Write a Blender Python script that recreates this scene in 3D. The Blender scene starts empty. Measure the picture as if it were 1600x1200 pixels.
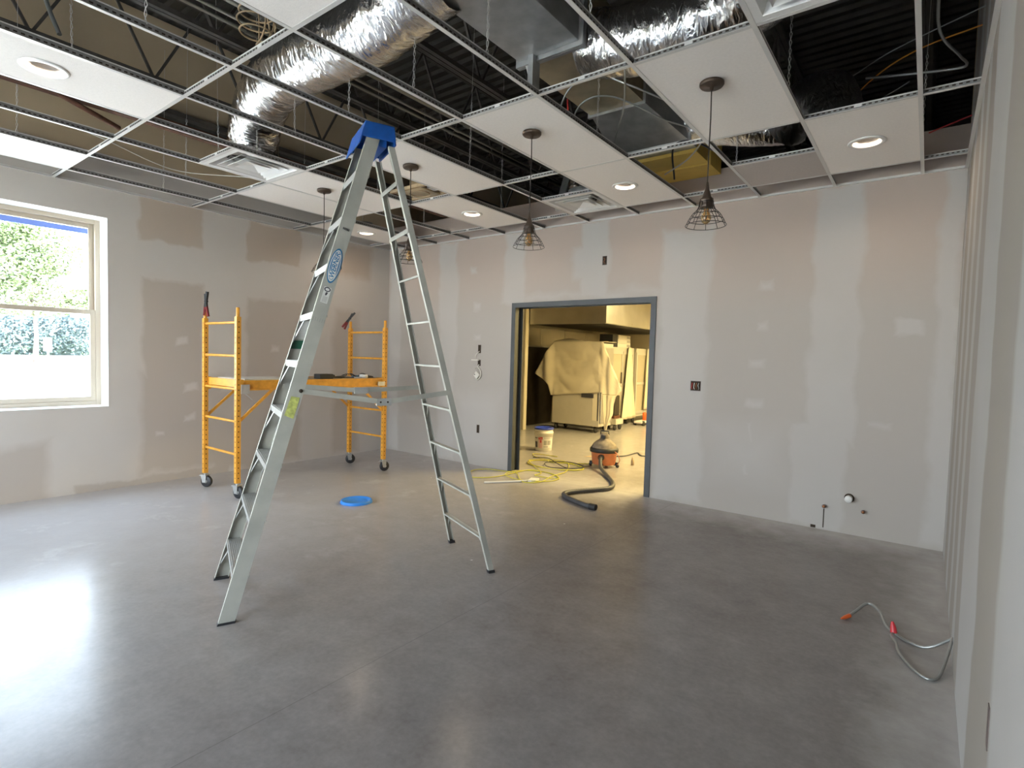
import bpy, bmesh, math, random
from mathutils import Vector, Matrix, noise
rnd = random.Random(7)
S = bpy.context.scene
COL = S.collection
PI = math.pi

# ------------------------------------------------------------------ camera
cam_data = bpy.data.cameras.new('camera')
cam_data.sensor_width = 36.0
cam_data.lens = 855.23 / 1600 * 36.0
cam_data.clip_start = 0.02
cam_data.clip_end = 400
cam = bpy.data.objects.new('camera', cam_data)
COL.objects.link(cam)
_r = Vector((0.79581181, 0.60491553, 0.02758207))
_u = Vector((-0.05104848, 0.02163167, 0.99846188))
_f = Vector((-0.60338845, 0.79599578, -0.04809476))
cam.matrix_world = Matrix(((_r.x, _u.x, -_f.x, 6.6039), (_r.y, _u.y, -_f.y, -5.5446), (_r.z, _u.z, -_f.z, 1.457), (0, 0, 0, 1)))
S.camera = cam

# ------------------------------------------------------------------ world, sun, daylight, exposure
S.view_settings.view_transform = 'Standard'
S.view_settings.look = 'None'
S.view_settings.gamma = 1
S.view_settings.use_curve_mapping = False
S.view_settings.exposure = 1.65
S.cycles.max_bounces = 8
S.cycles.diffuse_bounces = 5
S.cycles.glossy_bounces = 4
S.cycles.transmission_bounces = 4
S.cycles.transparent_max_bounces = 12
S.cycles.caustics_reflective = False
S.cycles.caustics_refractive = False
S.cycles.sample_clamp_indirect = 6

W = bpy.data.worlds.new('sky')
S.world = W
W.use_nodes = True
wn = W.node_tree
for n_ in list(wn.nodes):
    wn.nodes.remove(n_)
wo = wn.nodes.new('ShaderNodeOutputWorld')
wb = wn.nodes.new('ShaderNodeBackground')
wg = wn.nodes.new('ShaderNodeTexGradient')
wc = wn.nodes.new('ShaderNodeTexCoord')
ws = wn.nodes.new('ShaderNodeSeparateXYZ')
wr = wn.nodes.new('ShaderNodeValToRGB')
wr.color_ramp.elements[0].position = 0.0
wr.color_ramp.elements[0].color = (0.93, 0.955, 1.0, 1)
wr.color_ramp.elements[1].position = 0.7
wr.color_ramp.elements[1].color = (0.62, 0.76, 1.0, 1)
wn.links.new(wc.outputs['Generated'], ws.inputs[0])
wn.links.new(ws.outputs['Z'], wr.inputs[0])
wn.links.new(wr.outputs[0], wb.inputs['Color'])
wn.links.new(wb.outputs[0], wo.inputs['Surface'])
wb.inputs['Strength'].default_value = 6.0
wn.nodes.remove(wg)

def light(name, kind, loc, energy, color, size=None, size_y=None, direction=None, spread=None):
    d = bpy.data.lights.new(name, kind)
    d.energy = energy
    d.color = color
    if kind == 'AREA':
        d.shape = 'RECTANGLE' if size_y else 'DISK'
        d.size = size
        if size_y:
            d.size_y = size_y
        if spread:
            d.spread = spread
    o = bpy.data.objects.new(name, d)
    COL.objects.link(o)
    o.location = loc
    if direction is not None:
        o.rotation_euler = Vector(direction).to_track_quat('-Z', 'Y').to_euler()
    return o
sun = light('sun', 'SUN', (20, 20, 30), 38.0, (1.0, 0.93, 0.8), direction=(-0.35, -0.75, -1.0))
sun.data.angle = 0.01

WINDOWS = [(-5.10, -3.60, 0.85, 2.74)]     # y0, y1, z0, z1 in the left wall
FRONT_Y = -8.2
FILL_GLASS = [(0.4, 2.9), (3.3, 5.6)]                                 # x0, x1 of unseen windows added in the front wall for fill light
for (y0, y1, z0, z1) in WINDOWS:
    p = light('daylight_portal', 'AREA', (-0.36, (y0 + y1) / 2, (z0 + z1) / 2), 1.0, (1, 1, 1), z1 - z0, y1 - y0, (1, 0, 0))
    p.rotation_euler = (0, -PI / 2, 0)
    p.data.cycles.is_portal = True
for (x0, x1) in FILL_GLASS:
    p = light('daylight_portal', 'AREA', ((x0 + x1) / 2, FRONT_Y - 0.32, 1.5), 1.0, (1, 1, 1), x1 - x0, 2.5, (0, 1, 0))
    p.rotation_euler = (PI / 2, 0, 0)
    p.data.cycles.is_portal = True

# kitchen lamps (warm ceiling panels, seen only through the doorway as light)
KITCHEN_LAMPS = [(4.8, 2.3), (4.4, 5.8)]
for (x, y) in KITCHEN_LAMPS:
    light('kitchen_lamp_light', 'AREA', (x, y, 2.86), 92.0, (1.0, 0.79, 0.35), 1.8, 1.2, (0, 0, -1))

# ------------------------------------------------------------------ helpers
def tag(o, label=None, cat=None, group=None, kind=None):
    if label: o['label'] = label
    if cat: o['category'] = cat
    if group: o['group'] = group
    if kind: o['kind'] = kind
    return o

def thing(name, label, cat, loc=(0, 0, 0), rotz=0.0, group=None, kind=None):
    o = bpy.data.objects.new(name, None)
    o.empty_display_size = 0.1
    COL.objects.link(o)
    o.location = loc
    o.rotation_euler = (0, 0, rotz)
    return tag(o, label, cat, group, kind)

class MB:
    """collects shapes; build() links them as ONE mesh object"""
    def __init__(s):
        s.v = []; s.f = []; s.m = []; s.sm = []
    def add(s, vs, fs, mi=0, smooth=False):
        b = len(s.v)
        s.v += [tuple(v) for v in vs]
        for f in fs:
            s.f.append(tuple(b + i for i in f)); s.m.append(mi); s.sm.append(smooth)
        return s
    def box(s, x0, x1, y0, y1, z0, z1, mi=0):
        if x0 > x1: x0, x1 = x1, x0
        if y0 > y1: y0, y1 = y1, y0
        if z0 > z1: z0, z1 = z1, z0
        vs = [(x, y, z) for z in (z0, z1) for y in (y0, y1) for x in (x0, x1)]
        return s.add(vs, [(0, 2, 3, 1), (4, 5, 7, 6), (0, 1, 5, 4), (2, 6, 7, 3), (0, 4, 6, 2), (1, 3, 7, 5)], mi)
    def hexa(s, pts, mi=0):
        """8 points: bottom 4 (ccw), top 4 (ccw)"""
        return s.add(pts, [(3, 2, 1, 0), (4, 5, 6, 7), (0, 1, 5, 4), (1, 2, 6, 5), (2, 3, 7, 6), (3, 0, 4, 7)], mi)
    def bar(s, a, b, w, h, up=(0, 0, 1), mi=0):
        """rectangular bar from a to b; w across, h along up"""
        a = Vector(a); b = Vector(b); d = (b - a).normalized()
        u = Vector(up); x = d.cross(u)
        if x.length < 1e-5: x = d.cross(Vector((0, 1, 0)))
        x.normalize(); y = x.cross(d).normalized()
        x *= w / 2; y *= h / 2
        return s.hexa([a - x - y, a + x - y, a + x + y, a - x + y, b - x - y, b + x - y, b + x + y, b - x + y], mi)
    def tube(s, pts, r, n=8, mi=0, cap=True, smooth=True, radii=None):
        pts = [Vector(p) for p in pts]
        rings = []
        t0 = (pts[1] - pts[0]).normalized()
        ref = Vector((0, 0, 1)) if abs(t0.z) < 0.9 else Vector((1, 0, 0))
        x = t0.cross(ref).normalized()
        for i, p in enumerate(pts):
            t = (pts[min(i + 1, len(pts) - 1)] - pts[max(i - 1, 0)]).normalized()
            x = (x - t * x.dot(t))
            if x.length < 1e-6: x = t.cross(Vector((0.3, 0.5, 0.8)))
            x.normalize(); y = t.cross(x)
            rr = radii[i] if radii else r
            rings.append([p + (x * math.cos(2 * PI * k / n) + y * math.sin(2 * PI * k / n)) * rr for k in range(n)])
        vs = [v for R_ in rings for v in R_]
        fs = []
        for i in range(len(rings) - 1):
            for k in range(n):
                fs.append((i * n + k, i * n + (k + 1) % n, (i + 1) * n + (k + 1) % n, (i + 1) * n + k))
        s.add(vs, fs, mi, smooth)
        if cap:
            s.add(rings[0], [tuple(range(n))[::-1]], mi)
            s.add(rings[-1], [tuple(range(n))], mi)
        return s
    def lathe(s, prof, c=(0, 0, 0), n=32, mi=0, smooth=True, axis='z'):
        vs = []
        for (r, z) in prof:
            for k in range(n):
                a = 2 * PI * k / n
                p = (r * math.cos(a), r * math.sin(a), z)
                if axis == 'x': p = (p[2], p[0], p[1])
                if axis == 'y': p = (p[0], p[2], p[1])
                vs.append((p[0] + c[0], p[1] + c[1], p[2] + c[2]))
        fs = []
        for i in range(len(prof) - 1):
            for k in range(n):
                fs.append((i * n + k, i * n + (k + 1) % n, (i + 1) * n + (k + 1) % n, (i + 1) * n + k))
        return s.add(vs, fs, mi, smooth)
    def build(s, name, mats, parent=None, kind=None, bevel=0.0, loc=None):
        me = bpy.data.meshes.new(name)
        me.from_pydata(s.v, [], s.f)
        if not isinstance(mats, (list, tuple)): mats = [mats]
        for m in mats: me.materials.append(m)
        me.polygons.foreach_set('material_index', s.m)
        me.polygons.foreach_set('use_smooth', s.sm)
        bm = bmesh.new(); bm.from_mesh(me)
        bmesh.ops.recalc_face_normals(bm, faces=bm.faces)
        bm.to_mesh(me); bm.free()
        me.update()
        o = bpy.data.objects.new(name, me)
        COL.objects.link(o)
        if parent: o.parent = parent
        if kind: o['kind'] = kind
        if loc: o.location = loc
        if bevel:
            b = o.modifiers.new('bevel', 'BEVEL'); b.width = bevel; b.segments = 2; b.limit_method = 'ANGLE'
        return o

def children(o):
    return [c for c in bpy.data.objects if c.parent == o]
def copy_tree(o, parent=None):
    c = o.copy(); COL.objects.link(c); c.parent = parent
    for ch in children(o):
        copy_tree(ch, c)
    return c

def spline(pts, n=10):
    """Catmull-Rom through pts"""
    P = [Vector(p) for p in pts]
    P = [P[0] * 2 - P[1]] + P + [P[-1] * 2 - P[-2]]
    out = []
    for i in range(1, len(P) - 2):
        for k in range(n):
            t = k / n
            a, b, c, d = P[i - 1], P[i], P[i + 1], P[i + 2]
            out.append(0.5 * ((2 * b) + (c - a) * t + (2 * a - 5 * b + 4 * c - d) * t * t + (3 * b - a - 3 * c + d) * t ** 3))
    out.append(P[-2])
    return out

# ------------------------------------------------------------------ materials
def new_mat(name):
    m = bpy.data.materials.new(name); m.use_nodes = True
    nt = m.node_tree
    return m, nt, nt.nodes['Principled BSDF']

def mat(name, col, rough=0.6, metal=0.0, var=0.0, vscale=6.0, bump=0.0, bscale=40.0, alpha=1.0, coat=0.0, col2=None, rvar=0.0, trans=0.0, sheen=0.0):
    m, nt, b = new_mat(name)
    b.inputs['Base Color'].default_value = (*col, 1)
    b.inputs['Roughness'].default_value = rough
    b.inputs['Metallic'].default_value = metal
    if coat: b.inputs['Coat Weight'].default_value = coat
    if trans: b.inputs['Transmission Weight'].default_value = trans
    if alpha < 1: b.inputs['Alpha'].default_value = alpha
    if var or bump or rvar:
        tc = nt.nodes.new('ShaderNodeTexCoord')
        if var:
            nz = nt.nodes.new('ShaderNodeTexNoise'); nz.inputs['Scale'].default_value = vscale; nz.inputs['Detail'].default_value = 5
            nt.links.new(tc.outputs['Object'], nz.inputs['Vector'])
            mr = nt.nodes.new('ShaderNodeValToRGB')
            c2 = col2 or tuple(c * (1 - var) for c in col)
            mr.color_ramp.elements[0].position = 0.35; mr.color_ramp.elements[0].color = (*c2, 1)
            mr.color_ramp.elements[1].position = 0.65; mr.color_ramp.elements[1].color = (*col, 1)
            nt.links.new(nz.outputs['Fac'], mr.inputs[0]); nt.links.new(mr.outputs[0], b.inputs['Base Color'])
            if rvar:
                rm = nt.nodes.new('ShaderNodeMapRange'); rm.inputs[3].default_value = max(0.02, rough - rvar); rm.inputs[4].default_value = min(1, rough + rvar)
                nt.links.new(nz.outputs['Fac'], rm.inputs[0]); nt.links.new(rm.outputs[0], b.inputs['Roughness'])
        if bump:
            nb = nt.nodes.new('ShaderNodeTexNoise'); nb.inputs['Scale'].default_value = bscale; nb.inputs['Detail'].default_value = 4
            nt.links.new(tc.outputs['Object'], nb.inputs['Vector'])
            bp = nt.nodes.new('ShaderNodeBump'); bp.inputs['Strength'].default_value = bump; bp.inputs['Distance'].default_value = 0.01
            nt.links.new(nb.outputs['Fac'], bp.inputs['Height']); nt.links.new(bp.outputs[0], b.inputs['Normal'])
    return m

def math_node(nt, op, a, b=None, c=None, clamp=False):
    n = nt.nodes.new('ShaderNodeMath'); n.operation = op; n.use_clamp = clamp
    for i, v in enumerate((a, b, c)):
        if v is None: continue
        if isinstance(v, (int, float)): n.inputs[i].default_value = v
        else: nt.links.new(v, n.inputs[i])
    return n.outputs[0]

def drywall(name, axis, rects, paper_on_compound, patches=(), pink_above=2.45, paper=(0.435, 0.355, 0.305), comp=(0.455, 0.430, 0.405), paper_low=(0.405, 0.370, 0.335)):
    """bare board paper with bands of joint compound; rects (u0,u1,z0,z1,soft) in wall coordinates (u = x or y)"""
    m, nt, b = new_mat(name)
    b.inputs['Roughness'].default_value = 0.85
    geo = nt.nodes.new('ShaderNodeNewGeometry')
    sep = nt.nodes.new('ShaderNodeSeparateXYZ'); nt.links.new(geo.outputs['Position'], sep.inputs[0])
    n1 = nt.nodes.new('ShaderNodeTexNoise'); n1.inputs['Scale'].default_value = 2.6; n1.inputs['Detail'].default_value = 4
    n2 = nt.nodes.new('ShaderNodeTexNoise'); n2.inputs['Scale'].default_value = 3.1; n2.inputs['Detail'].default_value = 4
    for n_ in (n1, n2): nt.links.new(geo.outputs['Position'], n_.inputs['Vector'])
    wob = math_node(nt, 'MULTIPLY', math_node(nt, 'SUBTRACT', n1.outputs['Fac'], 0.5), 0.22)
    wob2 = math_node(nt, 'MULTIPLY', math_node(nt, 'SUBTRACT', n2.outputs['Fac'], 0.5), 0.22)
    U = math_node(nt, 'ADD', sep.outputs[axis], wob)
    Z = math_node(nt, 'ADD', sep.outputs[2], wob2)
    def mask(rs):
        tot = None
        for (u0, u1, z0, z1, soft) in rs:
            du = math_node(nt, 'SUBTRACT', (u1 - u0) / 2, math_node(nt, 'ABSOLUTE', math_node(nt, 'SUBTRACT', U, (u0 + u1) / 2)))
            dz = math_node(nt, 'SUBTRACT', (z1 - z0) / 2, math_node(nt, 'ABSOLUTE', math_node(nt, 'SUBTRACT', Z, (z0 + z1) / 2)))
            d = math_node(nt, 'MULTIPLY', math_node(nt, 'MINIMUM', du, dz), 1.0 / soft, clamp=True)
            tot = d if tot is None else math_node(nt, 'MAXIMUM', tot, d)
        return tot
    pr = nt.nodes.new('ShaderNodeMapRange'); pr.inputs[1].default_value = pink_above - 0.5; pr.inputs[2].default_value = pink_above + 0.3
    nt.links.new(Z, pr.inputs[0])
    pap = nt.nodes.new('ShaderNodeMixRGB'); pap.inputs[1].default_value = (*paper_low, 1); pap.inputs[2].default_value = (*paper, 1)
    nt.links.new(pr.outputs[0], pap.inputs[0])
    mx = nt.nodes.new('ShaderNodeMixRGB')
    mk = mask(rects)
    if paper_on_compound:
        mk = math_node(nt, 'SUBTRACT', 1.0, mk)
    n3 = nt.nodes.new('ShaderNodeTexNoise'); n3.inputs['Scale'].default_value = 1.3; n3.inputs['Detail'].default_value = 6
    nt.links.new(geo.outputs['Position'], n3.inputs['Vector'])
    jit = nt.nodes.new('ShaderNodeMapRange'); jit.inputs[1].default_value = 0.3; jit.inputs[2].default_value = 0.7; jit.inputs[3].default_value = 0.72; jit.inputs[4].default_value = 1.0
    nt.links.new(n3.outputs['Fac'], jit.inputs[0])
    mk = math_node(nt, 'MULTIPLY', mk, jit.outputs[0])
    if patches:
        mk = math_node(nt, 'MAXIMUM', mk, mask(patches))
    nt.links.new(mk, mx.inputs[0]); nt.links.new(pap.outputs[0], mx.inputs[1]); mx.inputs[2].default_value = (*comp, 1)
    nt.links.new(mx.outputs[0], b.inputs['Base Color'])
    nb = nt.nodes.new('ShaderNodeTexNoise'); nb.inputs['Scale'].default_value = 9; nb.inputs['Detail'].default_value = 3
    nt.links.new(geo.outputs['Position'], nb.inputs['Vector'])
    bp = nt.nodes.new('ShaderNodeBump'); bp.inputs['Strength'].default_value = 0.12; bp.inputs['Distance'].default_value = 0.01
    nt.links.new(nb.outputs['Fac'], bp.inputs['Height']); nt.links.new(bp.outputs[0], b.inputs['Normal'])
    return m

M = {}
M['white_metal'] = mat('white_metal', (0.62, 0.60, 0.57), 0.4)
M['web_metal'] = mat('web_metal', (0.26, 0.25, 0.24), 0.45, 0.15, var=0.3, vscale=30)  # shade on the tee webs put into this grey
M['tile'] = mat('tile', (0.86, 0.81, 0.765), 0.9, var=0.04, vscale=60, bump=0.15, bscale=180)
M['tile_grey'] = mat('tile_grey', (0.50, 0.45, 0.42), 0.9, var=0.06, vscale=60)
M['tile_back'] = mat('tile_back', (0.5, 0.45, 0.38), 0.95)
M['galv'] = mat('galv', (0.50, 0.50, 0.49), 0.4, 0.6, var=0.25, vscale=8, rvar=0.12, bump=0.08, bscale=5)
M['galv_warm'] = mat('galv_warm', (0.55, 0.46, 0.30), 0.4, 0.6, var=0.35, vscale=4, rvar=0.12)
M['kitchen_lit_yellow'] = mat('kitchen_lit_yellow', (0.66, 0.46, 0.10), 0.7, var=0.15, vscale=5)  # yellow of the kitchen light painted onto the duct end
M['joist'] = mat('joist', (0.085, 0.075, 0.065), 0.6, 0.0, var=0.3, vscale=9)
M['deck'] = mat('deck', (0.045, 0.038, 0.030), 0.7, 0.0, var=0.3, vscale=3)
M['upper_board'] = mat('upper_board', (0.58, 0.455, 0.30), 0.9, var=0.15, vscale=1.2)
M['pipe_metal'] = mat('pipe_metal', (0.33, 0.32, 0.28), 0.35, 0.85)
M['black_rubber'] = mat('black_rubber', (0.02, 0.02, 0.022), 0.5)
M['black_plastic'] = mat('black_plastic', (0.018, 0.018, 0.018), 0.6, var=0.3, vscale=20)
M['bronze'] = mat('bronze', (0.07, 0.045, 0.03), 0.45, 0.3)
M['cage_wire'] = mat('cage_wire', (0.035, 0.028, 0.022), 0.45, 0.5)
M['amber'] = mat('amber', (0.95, 0.62, 0.28), 0.1, trans=0.75)
M['steel'] = mat('steel', (0.55, 0.55, 0.54), 0.3, 1.0, var=0.12, vscale=3, rvar=0.06)
M['stainless_wall'] = mat('stainless_wall', (0.50, 0.47, 0.40), 0.32, 1.0, var=0.15, vscale=2, rvar=0.08)
M['aluminium'] = mat('aluminium', (0.47, 0.465, 0.41), 0.45, 0.2, var=0.16, vscale=7, rvar=0.1, bump=0.05, bscale=60)
M['alu_dirty'] = mat('alu_dirty', (0.34, 0.345, 0.30), 0.5, 0.45, var=0.25, vscale=5, rvar=0.1)
M['alu_bright'] = mat('alu_bright', (0.50, 0.505, 0.49), 0.38, 0.5, var=0.12, vscale=14)
M['blue_plastic'] = mat('blue_plastic', (0.012, 0.10, 0.42), 0.38, var=0.2, vscale=20)
M['lid_blue'] = mat('lid_blue', (0.03, 0.22, 0.66), 0.35)
M['lid_dark_blue'] = mat('lid_dark_blue', (0.02, 0.05, 0.42), 0.3)
M['sticker_blue'] = mat('sticker_blue', (0.02, 0.17, 0.36), 0.4)
M['sticker_white'] = mat('sticker_white', (0.72, 0.72, 0.68), 0.5, var=0.1, vscale=60)
M['sticker_yellow'] = mat('sticker_yellow', (0.62, 0.66, 0.18), 0.5, var=0.45, vscale=40)
M['green_tape'] = mat('green_tape', (0.01, 0.09, 0.05), 0.4)
M['scaffold_yellow'] = mat('scaffold_yellow', (0.72, 0.33, 0.035), 0.42, var=0.22, vscale=18, rvar=0.1)
M['hole_dark'] = mat('hole_dark', (0.03, 0.018, 0.008), 0.8)
M['wood'] = mat('wood', (0.42, 0.30, 0.17), 0.7, var=0.3, vscale=12)
M['red_grip'] = mat('red_grip', (0.16, 0.006, 0.006), 0.8)
M['cream_cloth'] = mat('cream_cloth', (0.68, 0.62, 0.48), 0.9, var=0.08, vscale=3, bump=0.12, bscale=14)
M['beige_panel'] = mat('beige_panel', (0.60, 0.57, 0.50), 0.35, 0.25, var=0.05)
M['vac_orange'] = mat('vac_orange', (0.58, 0.19, 0.075), 0.45, var=0.2, vscale=15)
M['vac_grey'] = mat('vac_grey', (0.24, 0.20, 0.15), 0.8, var=0.5, vscale=16)
M['hose_grey'] = mat('hose_grey', (0.06, 0.06, 0.065), 0.5, var=0.3, vscale=10)
M['bucket_white'] = mat('bucket_white', (0.66, 0.64, 0.58), 0.4)
M['bucket_label'] = mat('bucket_label', (0.62, 0.60, 0.56), 0.5)
M['print_red'] = mat('print_red', (0.55, 0.05, 0.05), 0.5)
M['print_dark'] = mat('print_dark', (0.04, 0.04, 0.05), 0.5)
M['print_grey'] = mat('print_grey', (0.30, 0.29, 0.27), 0.6)
M['print_pink'] = mat('print_pink', (0.70, 0.45, 0.42), 0.5)
M['cord_yellow'] = mat('cord_yellow', (0.50, 0.46, 0.05), 0.45)
M['pvc'] = mat('pvc', (0.68, 0.67, 0.64), 0.35)
M['door_frame'] = mat('door_frame', (0.062, 0.069, 0.075), 0.5, var=0.15, vscale=6)
M['cable_grey'] = mat('cable_grey', (0.36, 0.37, 0.36), 0.35, 0.7)
M['cable_white'] = mat('cable_white', (0.62, 0.60, 0.54), 0.5)
M['red_cap'] = mat('red_cap', (0.55, 0.03, 0.04), 0.4)
M['orange_cap'] = mat('orange_cap', (0.70, 0.12, 0.02), 0.4)
M['orange_wire'] = mat('orange_wire', (0.75, 0.30, 0.03), 0.45)
M['red_wire'] = mat('red_wire', (0.5, 0.03, 0.03), 0.45)
M['box_metal'] = mat('box_metal', (0.18, 0.14, 0.13), 0.5, 0.4)
M['copper'] = mat('copper', (0.35, 0.15, 0.07), 0.4, 0.7)
M['window_vinyl'] = mat('window_vinyl', (0.45, 0.385, 0.30), 0.45)
M['film_blue'] = mat('film_blue', (0.20, 0.30, 0.75), 0.5)
M['return_white'] = mat('return_white', (0.80, 0.80, 0.79), 0.8)
M['kitchen_wall'] = mat('kitchen_wall', (0.70, 0.64, 0.50), 0.7)
M['black_card'] = mat('black_card', (0.02, 0.02, 0.02), 0.6)
M['carton'] = mat('carton', (0.60, 0.57, 0.50), 0.8)
M['dark_steel'] = mat('dark_steel', (0.045, 0.035, 0.025), 0.35, 0.6, var=0.3)
M['hood_shade'] = mat('hood_shade', (0.009, 0.006, 0.004), 0.6)  # near black: shade inside the hood put into the colour
M['rust'] = mat('rust', (0.14, 0.055, 0.03), 0.8, var=0.4, vscale=20)
M['trim_white'] = mat('trim_white', (0.74, 0.73, 0.71), 0.35)
M['trim_chrome'] = mat('trim_chrome', (0.62, 0.62, 0.62), 0.22, 1.0)
M['can_grey'] = mat('can_grey', (0.22, 0.21, 0.20), 0.6, 0.0)
M['plastic_sheet'] = mat('plastic_sheet', (0.62, 0.56, 0.42), 0.5, alpha=0.65)

# foil duct: crinkled metal
def foil(name, col, rough):
    m, nt, b = new_mat(name)
    b.inputs['Base Color'].default_value = (*col, 1); b.inputs['Metallic'].default_value = 1; b.inputs['Roughness'].default_value = rough
    tc = nt.nodes.new('ShaderNodeTexCoord')
    mp = nt.nodes.new('ShaderNodeMapping'); nt.links.new(tc.outputs['UV'], mp.inputs[0]); mp.inputs['Scale'].default_value = (5, 26, 1)
    nz = nt.nodes.new('ShaderNodeTexNoise'); nz.inputs['Scale'].default_value = 1.6; nz.inputs['Detail'].default_value = 5; nz.inputs['Distortion'].default_value = 0.8
    mp.inputs['Scale'].default_value = (22, 9, 9); nt.links.new(tc.outputs['Object'], mp.inputs[0]); nt.links.new(mp.outputs[0], nz.inputs['Vector']); nz.inputs['Scale'].default_value = 1.1
    bp = nt.nodes.new('ShaderNodeBump'); bp.inputs['Strength'].default_value = 0.6; bp.inputs['Distance'].default_value = 0.035
    nt.links.new(nz.outputs['Fac'], bp.inputs['Height']); nt.links.new(bp.outputs[0], b.inputs['Normal'])
    return m
M['foil'] = foil('foil', (0.80, 0.78, 0.76), 0.16)
M['black_foil'] = foil('black_foil', (0.16, 0.16, 0.165), 0.3)

# glass: mostly clear pane
def glass_mat(name, tint=(1, 1, 1)):
    m, nt, b = new_mat(name)
    nt.nodes.remove(b)
    out = [n for n in nt.nodes if n.type == 'OUTPUT_MATERIAL'][0]
    t = nt.nodes.new('ShaderNodeBsdfTransparent'); t.inputs[0].default_value = (*tint, 1)
    g = nt.nodes.new('ShaderNodeBsdfGlossy'); g.inputs['Roughness'].default_value = 0.02
    mx = nt.nodes.new('ShaderNodeMixShader'); mx.inputs[0].default_value = 0.06
    nt.links.new(t.outputs[0], mx.inputs[1]); nt.links.new(g.outputs[0], mx.inputs[2]); nt.links.new(mx.outputs[0], out.inputs[0])
    return m
M['glass'] = glass_mat('glass', (0.95, 0.98, 0.97))

def emit_mat(name, col, strength):
    m, nt, b = new_mat(name)
    b.inputs['Base Color'].default_value = (0.7, 0.7, 0.68, 1)
    b.inputs['Emission Color'].default_value = (*col, 1)
    b.inputs['Emission Strength'].default_value = strength
    return m
M['lens'] = emit_mat('lens', (1.0, 0.95, 0.88), 0.2)

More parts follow.
